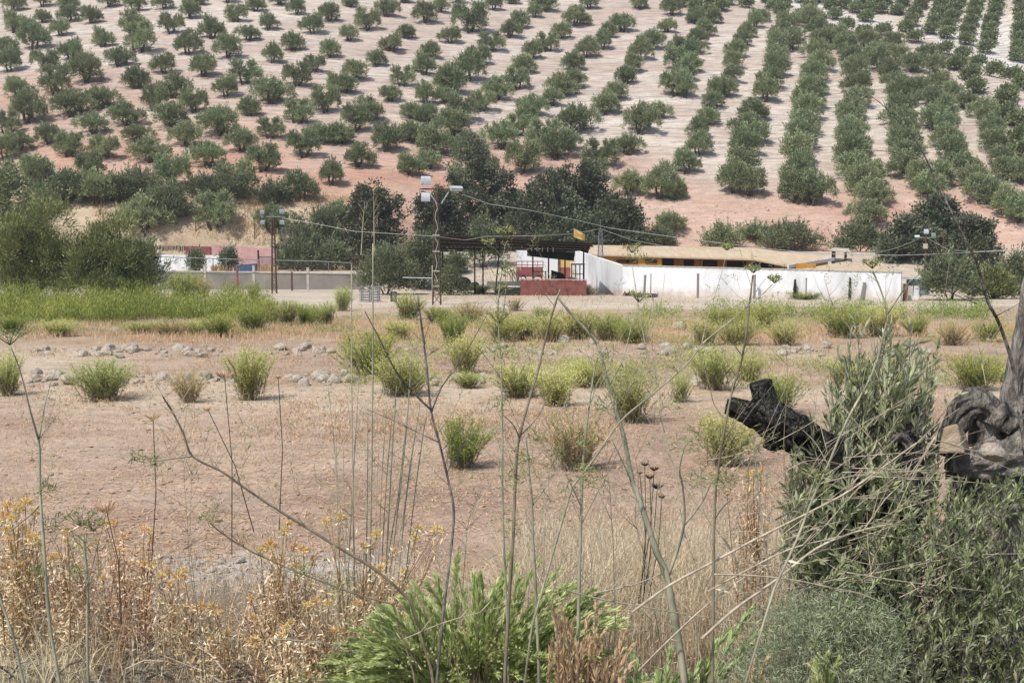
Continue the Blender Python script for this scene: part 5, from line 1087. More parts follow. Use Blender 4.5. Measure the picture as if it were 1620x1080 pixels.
stalk('grey-green stalk with two crossing arms in front of the olive sprouts',[(1225,930),(1262,850),(1285,790),(1310,735),(1340,665),(1380,590),(1400,520),(1404,495),(1392,455),(1380,428)],4.2,4.2,7,4,'fennel',br=[([(1404,497),(1425,465),(1440,445),(1462,430)],4.2,4),([(1383,583),(1405,560),(1420,550)],4.2,3.5),([(1310,735),(1290,700),(1270,680)],4.2,2.6)],umb=[(1380,425,26),(1352,610,18)],tufts=[(1300,750,18)])
stalk('reed-like stalk behind the dark upright fennel',[(1215,900),(1205,820),(1196,740),(1190,690)],4.9,4.9,5,3,'fennel',tufts=[(1195,760,20)])
stalk('leaning grey stalk crossing behind the burnt limb',[(1180,960),(1162,880),(1120,820),(1085,770),(1060,720),(1045,650),(1040,600),(1020,540),(1000,420)],4.8,5.0,6,2.4,'reed',br=[([(1045,650),(1080,610),(1100,590)],4.9,2),([(1020,540),(1045,480),(1052,430)],5,2)],tufts=[(1010,405,18)],umb=[(1000,400,24)])
for k,(pth,lb,w) in enumerate([([(1250,850),(1245,780),(1240,700),(1246,600),(1240,520)],'thin dark stalk rising just left of the burnt stub',3),([(1310,720),(1290,640),(1275,560),(1255,520)],'thin bent stalk before the small field weeds on the right',2.6),([(970,860),(965,780),(960,720),(968,640)],'thin stalk left of the thick forked trunk',2.6),([(880,900),(872,820),(868,760),(872,700)],'thin stalk between the two teal fennels',2.6),([(1020,880),(1005,820),(1010,760),(1000,700)],'thin stalk behind the forked trunk',2.4),([(250,870),(258,800),(268,720),(285,640),(330,575)],'thin brown stalk leaning right at the left of the bare field',2.2),([(300,900),(296,820),(290,750)],'short grey stalk by the pale rubble',2.4),([(448,880),(440,790),(425,720),(400,680),(330,640)],'thin brown stalk bending left over the bare field',2.4),([(300,860),(302,790),(304,740)],'short twin stalk by the pale rubble, right one',2),([(720,900),(735,840),(760,790),(790,740),(805,700)],'thin dark twig curving right from the green bush',3),([(735,890),(742,820),(765,770)],'short thin twig beside the curving one',2.4),([(1390,600),(1372,560),(1330,500),(1300,470)],'thin grey twig above the sprouts leaning left',2),([(1480,560),(1490,500),(1498,440),(1505,400)],'thin straight twig right of the sprouts',2),([(1560,610),(1550,560),(1535,520)],'short twig in front of the field bush on the right',2)]):
    stalk(lb,pth,4.6+.05*(k%5),4.8+.05*(k%5),w,w*.45,'reed' if k%2 else 'fenneldark',group='thin dry stalks',name='dry_stalk',ground=pth[0][1]>800)
# dry canes lying across the right foreground
GC='dry pale canes lying across the right foreground'
for pth,w,lb,mt in [([(1000,968),(1060,925),(1125,890),(1200,850),(1290,805),(1345,775),(1420,722),(1450,700)],7,'longest dry cane running from the forked trunk up to the burnt stub','cane'),([(1110,1010),(1160,965),(1230,915),(1290,868),(1350,842),(1412,828)],8,'thick pinkish cane slanting up to the right, lower of the long pair','cane'),([(1120,935),(1175,905),(1250,868),(1330,848),(1400,830)],5,'thin cane crossing just above the thick pinkish one','cane'),([(1010,1060),(1060,1010),(1120,955),(1190,905),(1220,895)],4.5,'cane lying low across the green plumes','cane'),([(1130,908),(1190,910),(1250,916),(1310,928),(1365,940),(1420,965),(1460,990)],4.5,'cane running flat then drooping right over the feathery leaves','cane'),([(880,928),(940,945),(1010,958),(1080,970),(1180,984),(1290,990)],4.5,'greenish stem lying flat across the middle foreground','fennel'),([(940,938),(1000,925),(1045,908)],4.5,'short cane touching the forked trunk from the left','cane'),([(1340,905),(1420,918),(1500,928),(1560,935)],3.4,'pale thin cane over the right shrub','cane'),([(1365,840),(1400,790),(1440,750),(1478,690)],3.2,'thin cane leaning on the burnt stub','cane'),([(1455,690),(1495,700),(1540,712),(1620,720)],3,'thin cane across the dead trunk','cane'),([(1270,1050),(1340,1035),(1410,1040),(1470,1055)],3,'thin cane low over the right shrub near the bottom edge','cane'),([(1480,690),(1440,760),(1400,850),(1370,900)],3.2,'thin cane falling left from the tan stone','cane'),([(640,1010),(700,985),(760,968),(830,950)],3.2,'pale cane lying over the big green bush','cane'),([(430,1010),(520,1018),(560,1040)],4,'pale cane low among the yellow thistles','cane'),([(1390,700),(1420,745),(1450,790),(1500,850)],3,'thin cane crossing in front of the burnt stub','cane')]:
    pts=smooth(along(pth,4.25,4.5),4); o=pts[0].copy(); m=MB(); n=len(pts); m.tube([p-o for p in pts],[w*.33*4.35/F*(1-.5*i/(n-1)) for i in range(n)],6,rough=.15)
    for k in range(3):
        i=random.randrange(2,n-2); q=pts[i]-o; dd=(pts[i+1]-pts[i]).normalized(); m.tube([q,q+dd*.06+Vector((0,random.gauss(0,.02),random.choice((-1,1))*.05))],[.003,.001],4)
    e=single('dry_cane',m,mt,lb,'cane',o,GC,True)
# husk leaves hanging on the canes
m=MB()
for x,y in((1160,915),(1145,945),(1120,868),(1050,985),(935,875),(1240,885),(1060,700),(770,885),(1130,930)):
    p=np.array(P(x,y,4.35))[None,:]; m.kites(p,unit(1)*.6+[[.5,0,-.2]],unit(1),.07,.012,np.array([.95]))
single('husk_leaves',m,'straw','pale dry husk leaves caught on the canes','leaves',kind='stuff')
# ---------------------------------------------------------------- horseweed bush
def plume(m,st,p0,p1,lift,n,ln,w,tl=(.1,1.),start=.3):
    p0,p1=np.array(p0),np.array(p1); c=(p0*.45+p1*.55); c[2]+=lift; tt=np.linspace(0,1,7)
    cv=[(1-t)**2*p0+2*t*(1-t)*c+t*t*p1 for t in tt]; st.tube(cv,[.0045-.0035*t for t in tt],4,cap=False)
    t=start+(1-start)*R.random(n)**.75; q=1-t
    p=(q*q)[:,None]*p0+(2*q*t)[:,None]*c+(t*t)[:,None]*p1; d=2*q[:,None]*(c-p0)+2*t[:,None]*(p1-c); d/=np.linalg.norm(d,axis=1,keepdims=True)
    sp=.62*(1.15-.55*t)
    m.kites(p,d+unit(n)*sp[:,None]*.85,unit(n),ln*(1.1-.55*t)*(.75+.5*R.random(n)),w,np.clip(tl[0]+(tl[1]-tl[0])*(.15+.6*t+.25*R.normal(size=n)*.6),0,1))
def plant(name,label,cat,mat,tips,basepx,Y,n,ln,w,lift=.12,group=None,tl=(.1,1.),start=.3,extra=None):
    b=G(basepx,Y); e=thing(name,label,cat,b,group); m=MB(); st=MB()
    for (x,y,dy) in tips:
        p1=P(x,y,Y+dy)-b; p0=Vector((p1.x*.25+random.gauss(0,.05),p1.y*.3+random.gauss(0,.05),0)); plume(m,st,p0,p1,lift,n,ln,w,tl,start)
    if extra: extra(m,b)
    part('stems',st,'fenneldark',e); part('foliage',m,mat,e); return e
def env(x,pts):
    return float(np.interp(x,[a for a,_ in pts],[b for _,b in pts]))
E1=[(430,1075),(520,1030),(590,965),(640,930),(690,915),(725,875),(770,905),(810,880),(850,895),(895,915),(940,975),(985,1030)]
tips=[]
for x,y in((725,876),(690,915),(655,925),(640,950),(602,965),(760,910),(806,880),(850,890),(882,905),(905,925),(615,960)): tips.append((x,y,-.1+random.gauss(0,.12)))
for k in range(150):
    x=random.uniform(520,945); y=env(x,E1); tips.append((x,y+random.random()**.7*(1085-y),random.uniform(-.55,.35)))
for k in range(70):
    x=random.uniform(430,640); y=env(x,E1); tips.append((x,y+random.random()*(1085-y),random.uniform(-.5,.2)))
for k in range(34):
    tips.append((random.uniform(860,1000),random.uniform(925,1040),random.uniform(-.4,.1)))
plant('horseweed_bush','big bright green leafy bush with feathery plumes at the bottom centre','bush','conyza',tips,740,5.0,105,.076,.0115,lift=.17)
m=MB()
for (x,y) in((735,1000),(795,1010),(690,1035),(560,985),(545,1060),(785,1025),(640,1045),(860,960),(730,1060)):
    c=np.array(P(x,y,4.6)); n=70; m.kites(c+R.normal(size=(n,3))*.035,unit(n)+[0,0,.5],unit(n),.014,.009,.7+.3*R.random(n))
single('white_blossom_sprays',m,'fennelleaf','small pale blossom clusters on the big green bush','blossom',kind='stuff')
tips=[(x,y,random.uniform(-.2,.2)) for x,y in((1190,962),(1180,975),(1150,1000),(1130,1020),(1110,1050),(1080,1065),(1060,1030),(1040,1070),(1200,1000),(1160,1050),(1000,1040),(1090,1080),(1020,1075),(980,1065),(1210,1060))]
plant('horseweed_plant','smaller green plume plant right of the dry brown one at the bottom','bush','conyza',tips,1070,4.6,90,.07,.0085)
tips=[(random.uniform(870,1010),random.uniform(955,1060),random.uniform(-.25,.2)) for k in range(44)]
plant('dead_horseweed','dry orange-brown plume plant between the two green ones','dry plant','dryleaf',tips,920,4.45,90,.055,.007,tl=(.3,1.1))
tips=[(x,y,0) for x,y in((1195,1040),(1205,1060),(1215,1040),(1165,1075),(1188,1062),(1210,1080))]
plant('dead_horseweed','small dry orange sprig at the bottom edge below the feathery leaves','dry plant','dryleaf',tips,1195,4.3,60,.045,.006,tl=(.3,1.))
tips=[(random.uniform(1280,1330),random.uniform(1035,1070),0) for k in range(8)]
plant('horseweed_plant','single green plume at the bottom edge under the right shrub','bush','conyza',tips,1290,4.2,60,.06,.008)
# feathery grey-green leaves
m=MB(); st=MB(); b=G(1280,4.45)
for k in range(210):
    x=random.uniform(1165,1420); top=env(x,[(1165,1040),(1220,970),(1290,930),(1350,950),(1420,960)]); y=top+random.random()*(1090-top); c=P(x,y,4.45+random.gauss(0,.12))-b
    tuft(m,c,.045,110,(.1,1.),.026,.0028,.3); st.tube([Vector((c.x*.5,c.y*.5,0)),c],[.003,.001],3,cap=False)
e=thing('feathery_fennel','low feathery grey-green fennel growth under the olive sprouts','fennel plant',b); part('stems',st,'fennel',e); part('foliage',m,'fern',e)
# ---------------------------------------------------------------- thistles with yellow heads
def head(m,c,r):
    n=80; d=unit(n); d[:,2]=np.abs(d[:,2])*1.2-.2; m.kites(np.array(c)+d*r*.35,d+unit(n)*.3,unit(n),r*(.55+.4*R.random(n)),r*.16,.25+.75*R.random(n))
def thistle(label,basepx,Y,heads,nl,group='dry thistles with yellow heads'):
    b=G(basepx,Y); e=thing('dry_thistle',label,'thistle',b,group); st=MB(); lf=MB()
    for (x,y,s) in heads:
        c=P(x,y,Y+random.gauss(0,.18))-b; p0=Vector((c.x*.35+random.gauss(0,.05),c.y*.3,0)); md=p0.lerp(c,.6)+Vector((random.gauss(0,.03),random.gauss(0,.03),0))
        st.tube([p0,md,c],[.0042,.003,.0022],5,cap=False)
        for q_ in range(4): e_=md.lerp(c,random.random())+Vector((random.gauss(0,.06),random.gauss(0,.06),random.uniform(0,.08))); st.tube([md,e_],[.002,.001],4,cap=False)
        nb=26; lf.kites(np.array(c)[None]-[[0,0,.012]]+R.normal(size=(nb,3))*.012,unit(nb)+[0,0,.1],unit(nb),.035*(.6+.6*R.random(nb)),.006,.3+.7*R.random(nb))
        hm=MB(); head(hm,c,s*Y/F*.56); part('flower_head',hm,'yellow',e)
        n=int(nl*2.2); t=.05+.8*R.random(n); p=np.array(p0)[None]*(1-t)[:,None]+np.array(c)[None]*t[:,None]+R.normal(size=(n,3))*.05
        lf.kites(p,unit(n)+[0,0,.3],unit(n),.032*(.5+R.random(n)),.007*(.5+R.random(n)),R.random(n))
    part('stems',st,'thstem',e); part('leaves',lf,'thistle',e); return e
def rh(n,x0,x1,y0,y1,s0,s1): return [(random.uniform(x0,x1),random.uniform(y0,y1),random.uniform(s0,s1)) for _ in range(n)]
thistle('orange-brown thistle mass at the left edge below the bare field',25,5.6,[(40,795,20),(12,800,18),(8,820,22),(30,805,20),(15,840,20),(55,812,16)]+rh(16,-15,75,815,910,12,18),150)
thistle('dense thistle with yellow heads between the two left fennels and the dark stems',120,5.5,[(60,900,18),(90,880,14),(105,910,14)]+rh(12,70,175,830,930,10,15),150)
thistle('tall thistle behind the second fennel with an orange crown',190,5.6,[(168,830,16),(180,828,14),(228,838,16),(238,842,14),(195,850,12)]+rh(12,165,245,845,940,9,14),150)
thistle('thistle with orange heads right of the pale rubble strip\'s left part',275,5.3,[(265,905,16),(282,912,18),(290,905,16),(255,912,14),(270,925,12)]+rh(3,255,300,930,970,9,13),100)
thistle('short thistle with a bright yellow cluster beside the dark log bits',325,5.0,[(318,960,18),(335,962,18),(345,970,14),(308,965,14)]+rh(3,300,360,975,1010,9,12),90)
thistle('tall thistle with a big pale yellow head left of the arching branches',440,5.3,[(428,866,26),(455,830,16),(450,840,14),(480,872,22),(412,872,16),(440,890,18),(465,865,14),(470,895,16)]+rh(12,395,500,880,990,10,15),140)
thistle('thistle with the topmost yellow heads beside the reeds\' feet',540,5.5,[(538,817,16),(516,825,16),(597,845,18),(600,905,20),(640,905,16),(576,862,14),(655,852,16),(690,838,16),(662,835,14),(700,840,12),(637,905,14)]+rh(6,520,640,860,940,9,13),70)
thistle('low thistle with orange heads at the green bush\'s left side',480,4.7,[(402,1015,20),(487,960,18),(500,950,16),(530,1000,20),(485,1065,14),(460,985,14),(520,955,16),(565,955,14)]+rh(5,400,520,960,1050,10,14),130)
thistle('sparse orange thistle below the burnt limb',1205,5.7,[(1192,750,16),(1185,712,14),(1150,780,10),(1205,745,10)]+rh(5,1170,1230,750,840,8,12),90)
# brown cup seedheads
def seedhead(label,px,py,s,Y,foot,dark=False):
    c=P(px,py,Y); b=P(foot[0],foot[1],Y); b.z=max(b.z-.2,gz(b.x,b.y)); e=thing('wild_carrot',label,'seedhead',b,'brown cup seedheads')
    st=MB(); c0=c-b; st.tube([Vector((0,0,-.05)),c0*.5+Vector((.02,0,0)),c0],[.003,.0025,.002],5); part('stem',st,'bark',e)
    m=MB(); n=90; r=s*Y/F*.5; a=R.random(n)*6.283; q=np.stack([np.cos(a),np.sin(a),1.1+.9*R.random(n)],1)
    m.kites(np.array(c0)+np.stack([np.cos(a)*r*.3,np.sin(a)*r*.3,0*a-r*.4],1),q*.7+np.stack([np.cos(a)*.3,np.sin(a)*.3,0*a],1),unit(n),r*(1.1+.5*R.random(n)),r*.13,.1+.7*R.random(n)); part('seedhead',m,'darkhead' if dark else 'thistle',e)
seedhead('brown cup seedhead on a thin stem over the bare field, left',242,660,20,5,(236,830)); seedhead('larger brown cup seedhead above the thistles on the left',168,805,30,4.8,(190,900)); seedhead('small brown seedhead right of the left one over the bare field',329,648,14,5.2,(400,760)); seedhead('brown round seedhead beside the rounded field bush',355,594,24,5.4,(365,800)); seedhead('tiny brown seedhead right of the rounded field bush',440,597,12,5.4,(440,760))
for i,(x,y,s) in enumerate([(1035,742,14),(1020,735,12),(1040,770,18),(1012,748,10),(1028,755,14),(1047,786,12)]): seedhead('black dried flower head in the cluster behind the forked fennel trunk',x,y,s*.9,5.6,(1010+i*3,880),True)
# ---------------------------------------------------------------- dry grass of the bank
def bgrass(label,n,fn,h,w,lean,mat='straw',tl=(0,1)):
    m=MB(); x,y=fn(n); k=len(x); z=hgt(x,y)-.02; hh=h[0]+(h[1]-h[0])*R.random(k)**1.3
    m.blades(np.stack([x,y,z],1),hh,w*(.6+.8*R.random(k)),R.normal(size=(k,2))*lean*hh[:,None],tl[0]+(tl[1]-tl[0])*R.random(k)); return single('bank_grass',m,mat,label,'dry grass',kind='stuff')
def zone(x0,x1,y0,y1,th=.0,s=.8):
    def f(n):
        y=y0+(y1-y0)*R.random(n); px=x0+(x1-x0)*R.random(n); x=(px-CXP)/F*y; k=R.random(n)<sst(th,th+.25,fbm(x*s+5,y*s,3)); return x[k],y[k]
    return f
bgrass('tall dry grass right of the centre on the bank',13000,zone(800,1290,5.2,9.6,.22,1.2),(.25,.95),.0055,.4,tl=(.3,1))
bgrass('tangled dry grass at the lower left of the bank',8500,zone(-40,600,4.8,7.0,.15,1.4),(.12,.45),.0055,.7,'greystraw')
bgrass('pale short dry grass at the bottom left corner',2600,zone(-40,330,4.4,5.4,.3,1.4),(.2,.55),.005,.5,tl=(.2,1))
bgrass('dry grass at the foot of the reeds',2600,zone(430,760,5.6,8.5,.25,1.2),(.15,.55),.006,.45)
bgrass('low dry stubble over the whole bank',17000,zone(-500,2100,5.2,9.9,.15,1.1),(.05,.22),.007,.8,'greystraw')
bgrass('dry grass under the olive sprouts',2200,zone(1200,1660,5.0,7.5,.1,1.),(.2,.6),.006,.45,tl=(0,.7))
bgrass('reddish dry stems among the thistles',1500,zone(100,640,4.9,6.4,.2,1.4),(.25,.7),.006,.35,'thistle',(0,.7))
m=MB()
for k in range(130):
    x0=random.uniform(1090,1470); y0=random.uniform(690,960); Y=random.uniform(4.35,4.75); an=random.gauss(-.5,.55); ll=random.uniform(40,190); pth=[(x0,y0),(x0+ll*.5*math.cos(an)+random.gauss(0,5),y0+ll*.5*math.sin(an)+random.gauss(0,5)),(x0+ll*math.cos(an),y0+ll*math.sin(an))]
    q=smooth(along(pth,Y,Y+random.gauss(0,.1)),3); n=len(q); w=random.uniform(.0009,.002); m.tube(q,[w*(1-.6*i/(n-1)) for i in range(n)],4,cap=False)
single('pale_dry_twigs',m,'cane','web of pale dry twigs around the burnt stump and its sprouts','twigs',kind='stuff')
m=MB(); sp=MB()
for k in range(620):
    y=4.8+3.6*R.random(); px=random.choice([random.uniform(820,1300),random.uniform(820,1300),random.uniform(-20,760)]); x=(px-CXP)/F*y; z=gz(x,y); h=random.uniform(.45,1.15) if px>800 else random.uniform(.3,.75); ln=np.array([random.gauss(0,.16),random.gauss(0,.1),0])*h
    a=np.array([x,y,z-.02]); b_=a+[ln[0]*.4,ln[1]*.4,h*.55]; c_=a+[ln[0],ln[1],h]; m.tube([a,b_,c_],[.0024,.0018,.001],4,cap=False,tint=R.random())
    for j in range(random.randint(2,6)):
        t=random.uniform(.4,1); q_=a*(1-t)+c_*t; e_=q_+np.array([random.gauss(0,.07),random.gauss(0,.05),random.uniform(.03,.14)]); m.tube([q_,e_],[.001,.0006],3,cap=False); tuft(sp,e_,.008,7,(0,.9),.012,.0035)
m.mats=None
single('thin_dry_stems',m,'cane','tangle of hair-thin dry stems in front of the field','stems',kind='stuff')
single('thin_dry_sprays',sp,'straw','tiny dry seed sprays on the thin stems','sprays',kind='stuff')
m=MB()
for k in range(420):
    y=4.6+3.5*R.random(); px=-30+1300*R.random(); x=(px-CXP)/F*y; z=gz(x,y)+.03+.28*R.random(); a=R.random()*6.283; L_=.1+.28*R.random(); d=np.array([math.cos(a),math.sin(a),.5*R.normal()])*L_
    p=np.array([x,y,z]); m.tube([p,p+d*.5+[0,0,.02],p+d],[.0035,.003,.0015],4,cap=False)
single('broken_twigs',m,'cane','broken dry twigs tangled in the bank grass','twigs',kind='stuff')
m=MB()
for k in range(420):
    y=4.6+2.0*R.random(); px=-30+520*R.random(); x=(px-CXP)/F*y; z=gz(x,y)+.02+.2*R.random(); a=R.random()*6.283; L_=.1+.22*R.random(); d=np.array([math.cos(a),math.sin(a),.4*R.normal()])*L_
    p=np.array([x,y,z]); m.tube([p,p+d*.5+[0,0,.03],p+d],[.005,.004,.002],4,cap=False)
single('grey_dead_twigs',m,'greybark','grey dead twigs in the bank grass under the thistles','twigs',kind='stuff')
# ---------------------------------------------------------------- burnt olive, dead trunk and their regrowth
def gnarl(m,pts,rad,sides_=26,amp=.28,seed=0,n=6,flatend=True):
    sides=max(sides_,44); n=max(n,9); q=smooth(pts,n); k=len(q); rr=np.interp(np.linspace(0,1,k),np.linspace(0,1,len(rad)),rad); v=[];u=None
    for i in range(k):
        t=(q[min(i+1,k-1)]-q[max(i-1,0)]).normalized()
        if u is None:
            u=t.cross(Vector((0,1,.3))).normalized()
        else: u=(u-t*u.dot(t)).normalized()
        w=t.cross(u)
        for j in range(sides):
            a=6.2832*j/sides; f=fbm(np.array([math.cos(a)*1.7+seed+i*.05]),np.array([math.sin(a)*1.7+i*.16+seed*3]),4)[0]; g=fbm(np.array([math.cos(a)*5+seed+i*.02]),np.array([math.sin(a)*5+i*.09]),3)[0]
            h_=vnoise(np.array([a*4.5+seed*7]),np.array([i*.22+seed]))[0]; h2=vnoise(np.array([a*9+seed*3]),np.array([i*.35]))[0]; r=rr[i]*(1+amp*1.5*(f-.5)+amp*.8*(g-.5)+.34*(h_-.5)+.16*(h2-.5)); p=q[i]+(u*math.cos(a)+w*math.sin(a))*r; v.append(tuple(p))
    fc=[(i*sides+j,i*sides+(j+1)%sides,(i+1)*sides+(j+1)%sides,(i+1)*sides+j) for i in range(k-1) for j in range(sides)]
    c=len(v); v+= [tuple(q[0]),tuple(q[-1]-(q[-1]-q[-2])*.25)]; tr=[(c,(j+1)%sides,j) for j in range(sides)]+[(c+1,(k-1)*sides+j,(k-1)*sides+(j+1)%sides) for j in range(sides)]
    m.add(v,quads=fc,tris=tr)
Yb=5.1; s=Yb/F; b=G(1375,5.15)
e=thing('burnt_olive_stump','charred olive stump whose cut limb sticks out left above the grass','olive stump',b)
L3=lambda pts,Y=Yb:[P(x,y,Y)-b for x,y in pts]
m=MB(); gnarl(m,[Vector((0,0,-.15))]+L3([(1375,900),(1352,800),(1325,745)]),[70*s,52*s,44*s,40*s],26,.3,1); part('trunk',m,'char',e,True)
m=MB(); gnarl(m,L3([(1340,770),(1300,712),(1255,682),(1212,662),(1178,650),(1150,643)]),[32*s,31*s,28*s,25*s,16*s,12*s],30,.7,5,9); gnarl(m,L3([(1222,672),(1212,640),(1203,604)]),[22*s,17*s,17*s],20,.3,9); gnarl(m,L3([(1235,690),(1222,702),(1216,712)]),[18*s,14*s,9*s],14,.3,11)
for k in range(9): x=1180+k*14; p=P(x,648+k*5,Yb-.1)-b; m.tube([p,p+Vector((random.gauss(0,.03),-.03,random.choice((-1,1))*random.uniform(.03,.08)))],[.008,.002],4)
limb=part('cut_limb',m,'char',e,True,'charred limb with a square-cut upright stub')
m=MB(); gnarl(m,L3([(1405,905),(1430,840),(1440,770),(1438,715),(1430,688)],5.0),[34*s,24*s,19*s,19*s,14*s],20,.3,15); part('burnt_stub',m,'char',e,True)
m=MB(); gnarl(m,L3([(1437,712),(1446,675),(1452,640)],5.05),[17*s,14*s,13*s],18,.2,17); gnarl(m,L3([(1440,705),(1425,690),(1408,700)],4.97),[9*s,8*s,4*s],12,.4,19); part('grey_stub',m,'greybark',e,True)
# regrowth sprouts
def sprig(m,st,p0,p1,n,ln,w,tl=(.1,.95),bend=.08):
    p0,p1=np.array(p0),np.array(p1); c=(p0+p1)/2+R.normal(size=3)*bend; tt=np.linspace(0,1,5); st.tube([(1-t)**2*p0+2*t*(1-t)*c+t*t*p1 for t in tt],[.0035-.0025*t for t in tt],4,cap=False)
    t=.12+.88*R.random(n); q=1-t; p=(q*q)[:,None]*p0+(2*q*t)[:,None]*c+(t*t)[:,None]*p1; d=2*q[:,None]*(c-p0)+2*t[:,None]*(p1-c); d/=np.linalg.norm(d,axis=1,keepdims=True)
    m.kites(p,d*1.1+unit(n)*.62,unit(n),ln*(.6+.6*R.random(n)),w*(.7+.5*R.random(n)),tl[0]+(tl[1]-tl[0])*R.random(n),fold=.12)
st=MB(); m=MB(); E2=[(1228,800),(1255,720),(1290,640),(1318,585),(1340,545),(1375,560),(1395,520),(1430,545),(1460,530),(1482,560),(1500,640)]
for k in range(270):
    x=random.uniform(1232,1490); y=env(x,E2); y+=random.random()**1.2*(880-y); Y=5.2+random.gauss(0,.18)
    p1=P(x,y,Y)-b; p0=P(1350+.45*(x-1350)+random.gauss(0,14),min(y+random.uniform(90,190),930),5.2+random.gauss(0,.12))-b; sprig(m,st,p0,p1,40,.066,.0135)
for x,y in((1318,580),(1346,530),(1368,515),(1408,508),(1440,512),(1468,528),(1485,545),(1478,575),(1325,560),(1352,500),(1395,540),(1500,640),(1512,625)):
    p1=P(x,y,5.1+random.gauss(0,.1))-b; p0=P(1370+.5*(x-1370),y+190,5.2)-b; sprig(m,st,p0,p1,26,.066,.0135)
for k in range(100):
    x=random.uniform(1265,1480); y=random.uniform(740,930); p1=P(x,y,4.86+random.gauss(0,.06))-b; p0=p1+Vector((random.gauss(0,.08),random.uniform(0,.15),-random.uniform(.15,.3))); sprig(m,st,p0,p1,36,.062,.013)
part('sprout_stems',st,'greybark',e); part('sprout_leaves',m,'sprout',e)
# dead grey trunk at the right edge
Yd=5.3; s=Yd/F; b=G(1560,5.4); D=lambda pts,Y=Yd:[P(x,y,Y)-b for x,y in pts]
e=thing('dead_olive_trunk','weathered grey gnarled olive trunk at the right edge with one bare limb','dead trunk',b)
m=MB(); gnarl(m,[Vector((.05,.05,-.15))]+D([(1575,900),(1568,790),(1562,720)]),[95*s,76*s,55*s,32*s],36,.6,21,9); gnarl(m,D([(1490,720),(1510,668),(1535,640),(1560,650),(1575,700)]),[12*s,19*s,21*s,22*s,30*s],28,.7,23,9); gnarl(m,D([(1500,735),(1550,735),(1610,715),(1670,690)],5.15),[18*s,25*s,29*s,28*s],28,.7,27,9); gnarl(m,D([(1580,680),(1600,655),(1650,640)],5.2),[19*s,21*s,20*s],24,.7,29,9); part('trunk',m,'greybark',e,True)
m=MB(); gnarl(m,D([(1592,700),(1597,655),(1606,600),(1616,545),(1625,490),(1632,440)],5.3),[26*s,18*s,15*s,14*s,12*s,11*s],20,.2,31); part('bare_limb',m,'greybark',e,True)
m=MB(); tw=smooth(along([(1622,720),(1612,640),(1600,570),(1580,510),(1562,475),(1545,415),(1525,375),(1490,305),(1462,245),(1440,210),(1410,182)],5.0,4.7),4); n=len(tw); m.tube([p-b for p in tw],[(3.4-2.7*i/(n-1))*5/F for i in range(n)],7,rough=.1)
for bp in([(1451,252),(1425,243),(1385,238),(1345,237)],[(1418,188),(1395,165),(1372,150),(1350,148)],[(1356,149),(1345,130),(1338,118)],[(1372,150),(1352,160),(1338,155)],[(1546,425),(1555,405),(1563,392)],[(1545,480),(1520,470),(1490,455),(1455,432)],[(1555,460),(1520,440),(1480,425),(1460,422)],[(1575,500),(1595,490),(1630,470)],[(1410,182),(1402,170),(1397,160)]):
    q=smooth(along(bp,4.72 if bp[0][0]<1500 else 4.85,4.7),3); k=len(q); m.tube([p-b for p in q],[(2.0-1.3*i/(k-1))*.5*4.75/F for i in range(k)],5)
part('long_twig',m,'greybark',e,True)
p=P(1505,695,5.0); sm=MB(); f=lambda x,y,dy: P(x,y,5.0+dy)-p
sm.hexa([f(1484,716,-.02),f(1526,718,-.05),f(1535,712,.12),f(1490,708,.14)],[f(1492,676,.0),f(1514,668,-.01),f(1528,684,.13),f(1500,672,.14)])
o=single('tan_stone',sm,'rock2','flat tan stone wedged against the grey dead trunk','stone',p); bv=o.modifiers.new('edges','BEVEL'); bv.width=.012; bv.segments=2
st_=rock_mesh(78,3,.8,mat='rock'); p=P(1570,715,4.95); o=link('grey_stone',st_,None,p); o.scale=(.07,.06,.055); o.rotation_euler=(.3,-.2,1.4); props(o,'rounded grey stone right of the flat tan one','stone')
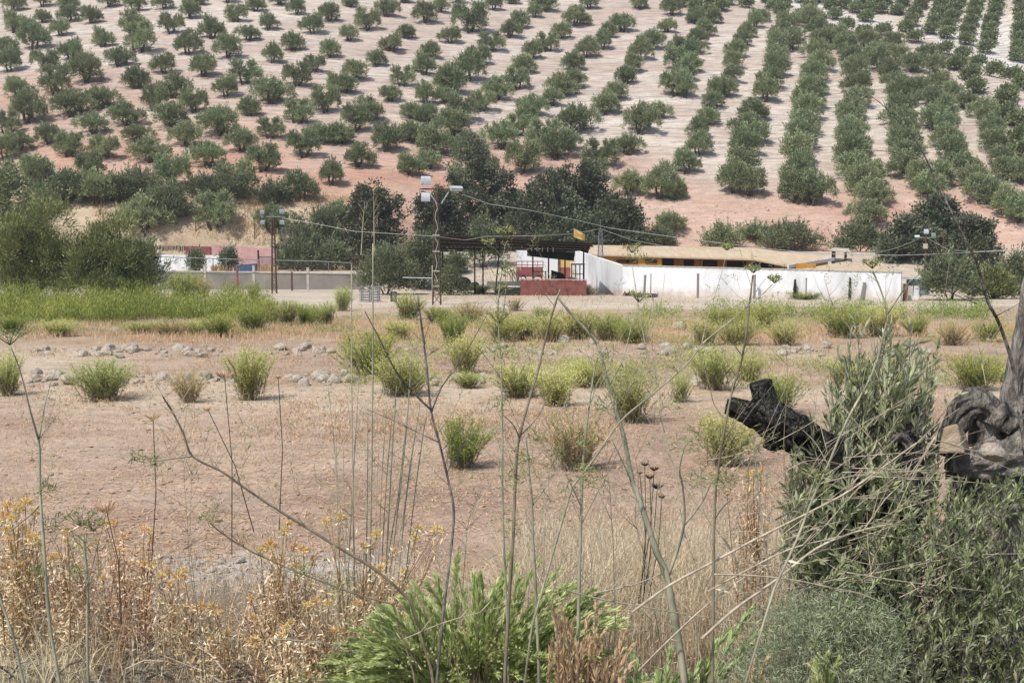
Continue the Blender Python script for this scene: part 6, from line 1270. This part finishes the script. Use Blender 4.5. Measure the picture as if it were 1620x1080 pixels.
# olive shrub, lower right
b=G(1480,4.7); e=thing('olive_shrub','low grey-green olive shrub filling the lower right corner','shrub',b); st=MB(); m=MB(); E3=[(1285,1010),(1330,900),(1390,850),(1430,800),(1480,780),(1540,775),(1580,770),(1640,760)]
for k in range(700):
    x=random.uniform(1290,1650); y=env(x,E3)-22; y=y+random.random()**.9*(1095-y); Y=4.75+random.gauss(0,.2)-.25*(y>950)*random.random()
    p1=P(x,y,Y)-b; p0=p1+Vector((random.gauss(0,.1),random.uniform(.0,.2),-random.uniform(.15,.3))); sprig(m,st,p0,p1,34,.039,.0085,(.0,.8),.05)
for k in range(26):
    p1=P(random.uniform(1330,1640),random.uniform(850,1050),4.85)-b; st.tube([Vector((p1.x*.4,.1,0)),p1*.6+Vector((0,.05,.05)),p1],[.009,.006,.003],5)
part('stems',st,'greybark',e); part('foliage',m,'shrub',e)
# ================================================================ camera, sun and sky
cam=bpy.data.cameras.new('camera'); cam.sensor_width=36; cam.lens=36*F/1620; cam.clip_start=.05; cam.clip_end=6000
co=bpy.data.objects.new('camera',cam); COL.objects.link(co); co.location=(0,0,CAMZ); co.rotation_euler=(math.pi/2-PITCH,0,0); SC.camera=co
sd=Vector((-.52,-.58,1.15)).normalized()
el=math.asin(sd.z); az=math.atan2(sd.x,sd.y)
w=bpy.data.worlds.new('World'); SC.world=w; w.use_nodes=True; nt=w.node_tree
bg=nt.nodes['Background']; sky=nt.nodes.new('ShaderNodeTexSky'); sky.sky_type='NISHITA'; sky.sun_disc=False
sky.sun_elevation=el; sky.sun_rotation=az; sky.dust_density=1.5; nt.links.new(sky.outputs[0],bg.inputs[0]); bg.inputs[1].default_value=.12
sl=bpy.data.lights.new('sun','SUN'); sl.energy=3.7; sl.angle=math.radians(.5); sl.color=(1,.945,.86)
so=bpy.data.objects.new('sun',sl); COL.objects.link(so); so.rotation_euler=(-sd).to_track_quat('-Z','Y').to_euler()
SC.view_settings.view_transform='Standard'; SC.view_settings.look='None'; SC.view_settings.gamma=1; SC.view_settings.exposure=.38
SC.render.engine='CYCLES'; SC.cycles.max_bounces=6; SC.cycles.transparent_max_bounces=4

# thin summer haze over the valley
def haze():
    mb=MB(); mb.box((0,300,60),(1600,800,150)); v=mb.v[0]; v[:,1]=np.where(v[:,1]<200,-95,1000); v[:,2]=np.where(v[:,2]<60,-3,140); v[:,0]=np.sign(v[:,0])*1200
    m,nt,N,L=nmat('haze'); pv=N('ShaderNodeVolumePrincipled'); pv.inputs['Color'].default_value=(.9,.93,1,1); pv.inputs['Density'].default_value=.0004; pv.inputs['Anisotropy'].default_value=.2
    o=N('ShaderNodeOutputMaterial'); L(pv.outputs[0],o.inputs['Volume'])
    ob=link('haze',mb.mesh('haze',m)); ob['kind']='stuff'; ob['label']='thin pale summer haze over the valley'; ob['category']='haze'
if HAZE: haze()
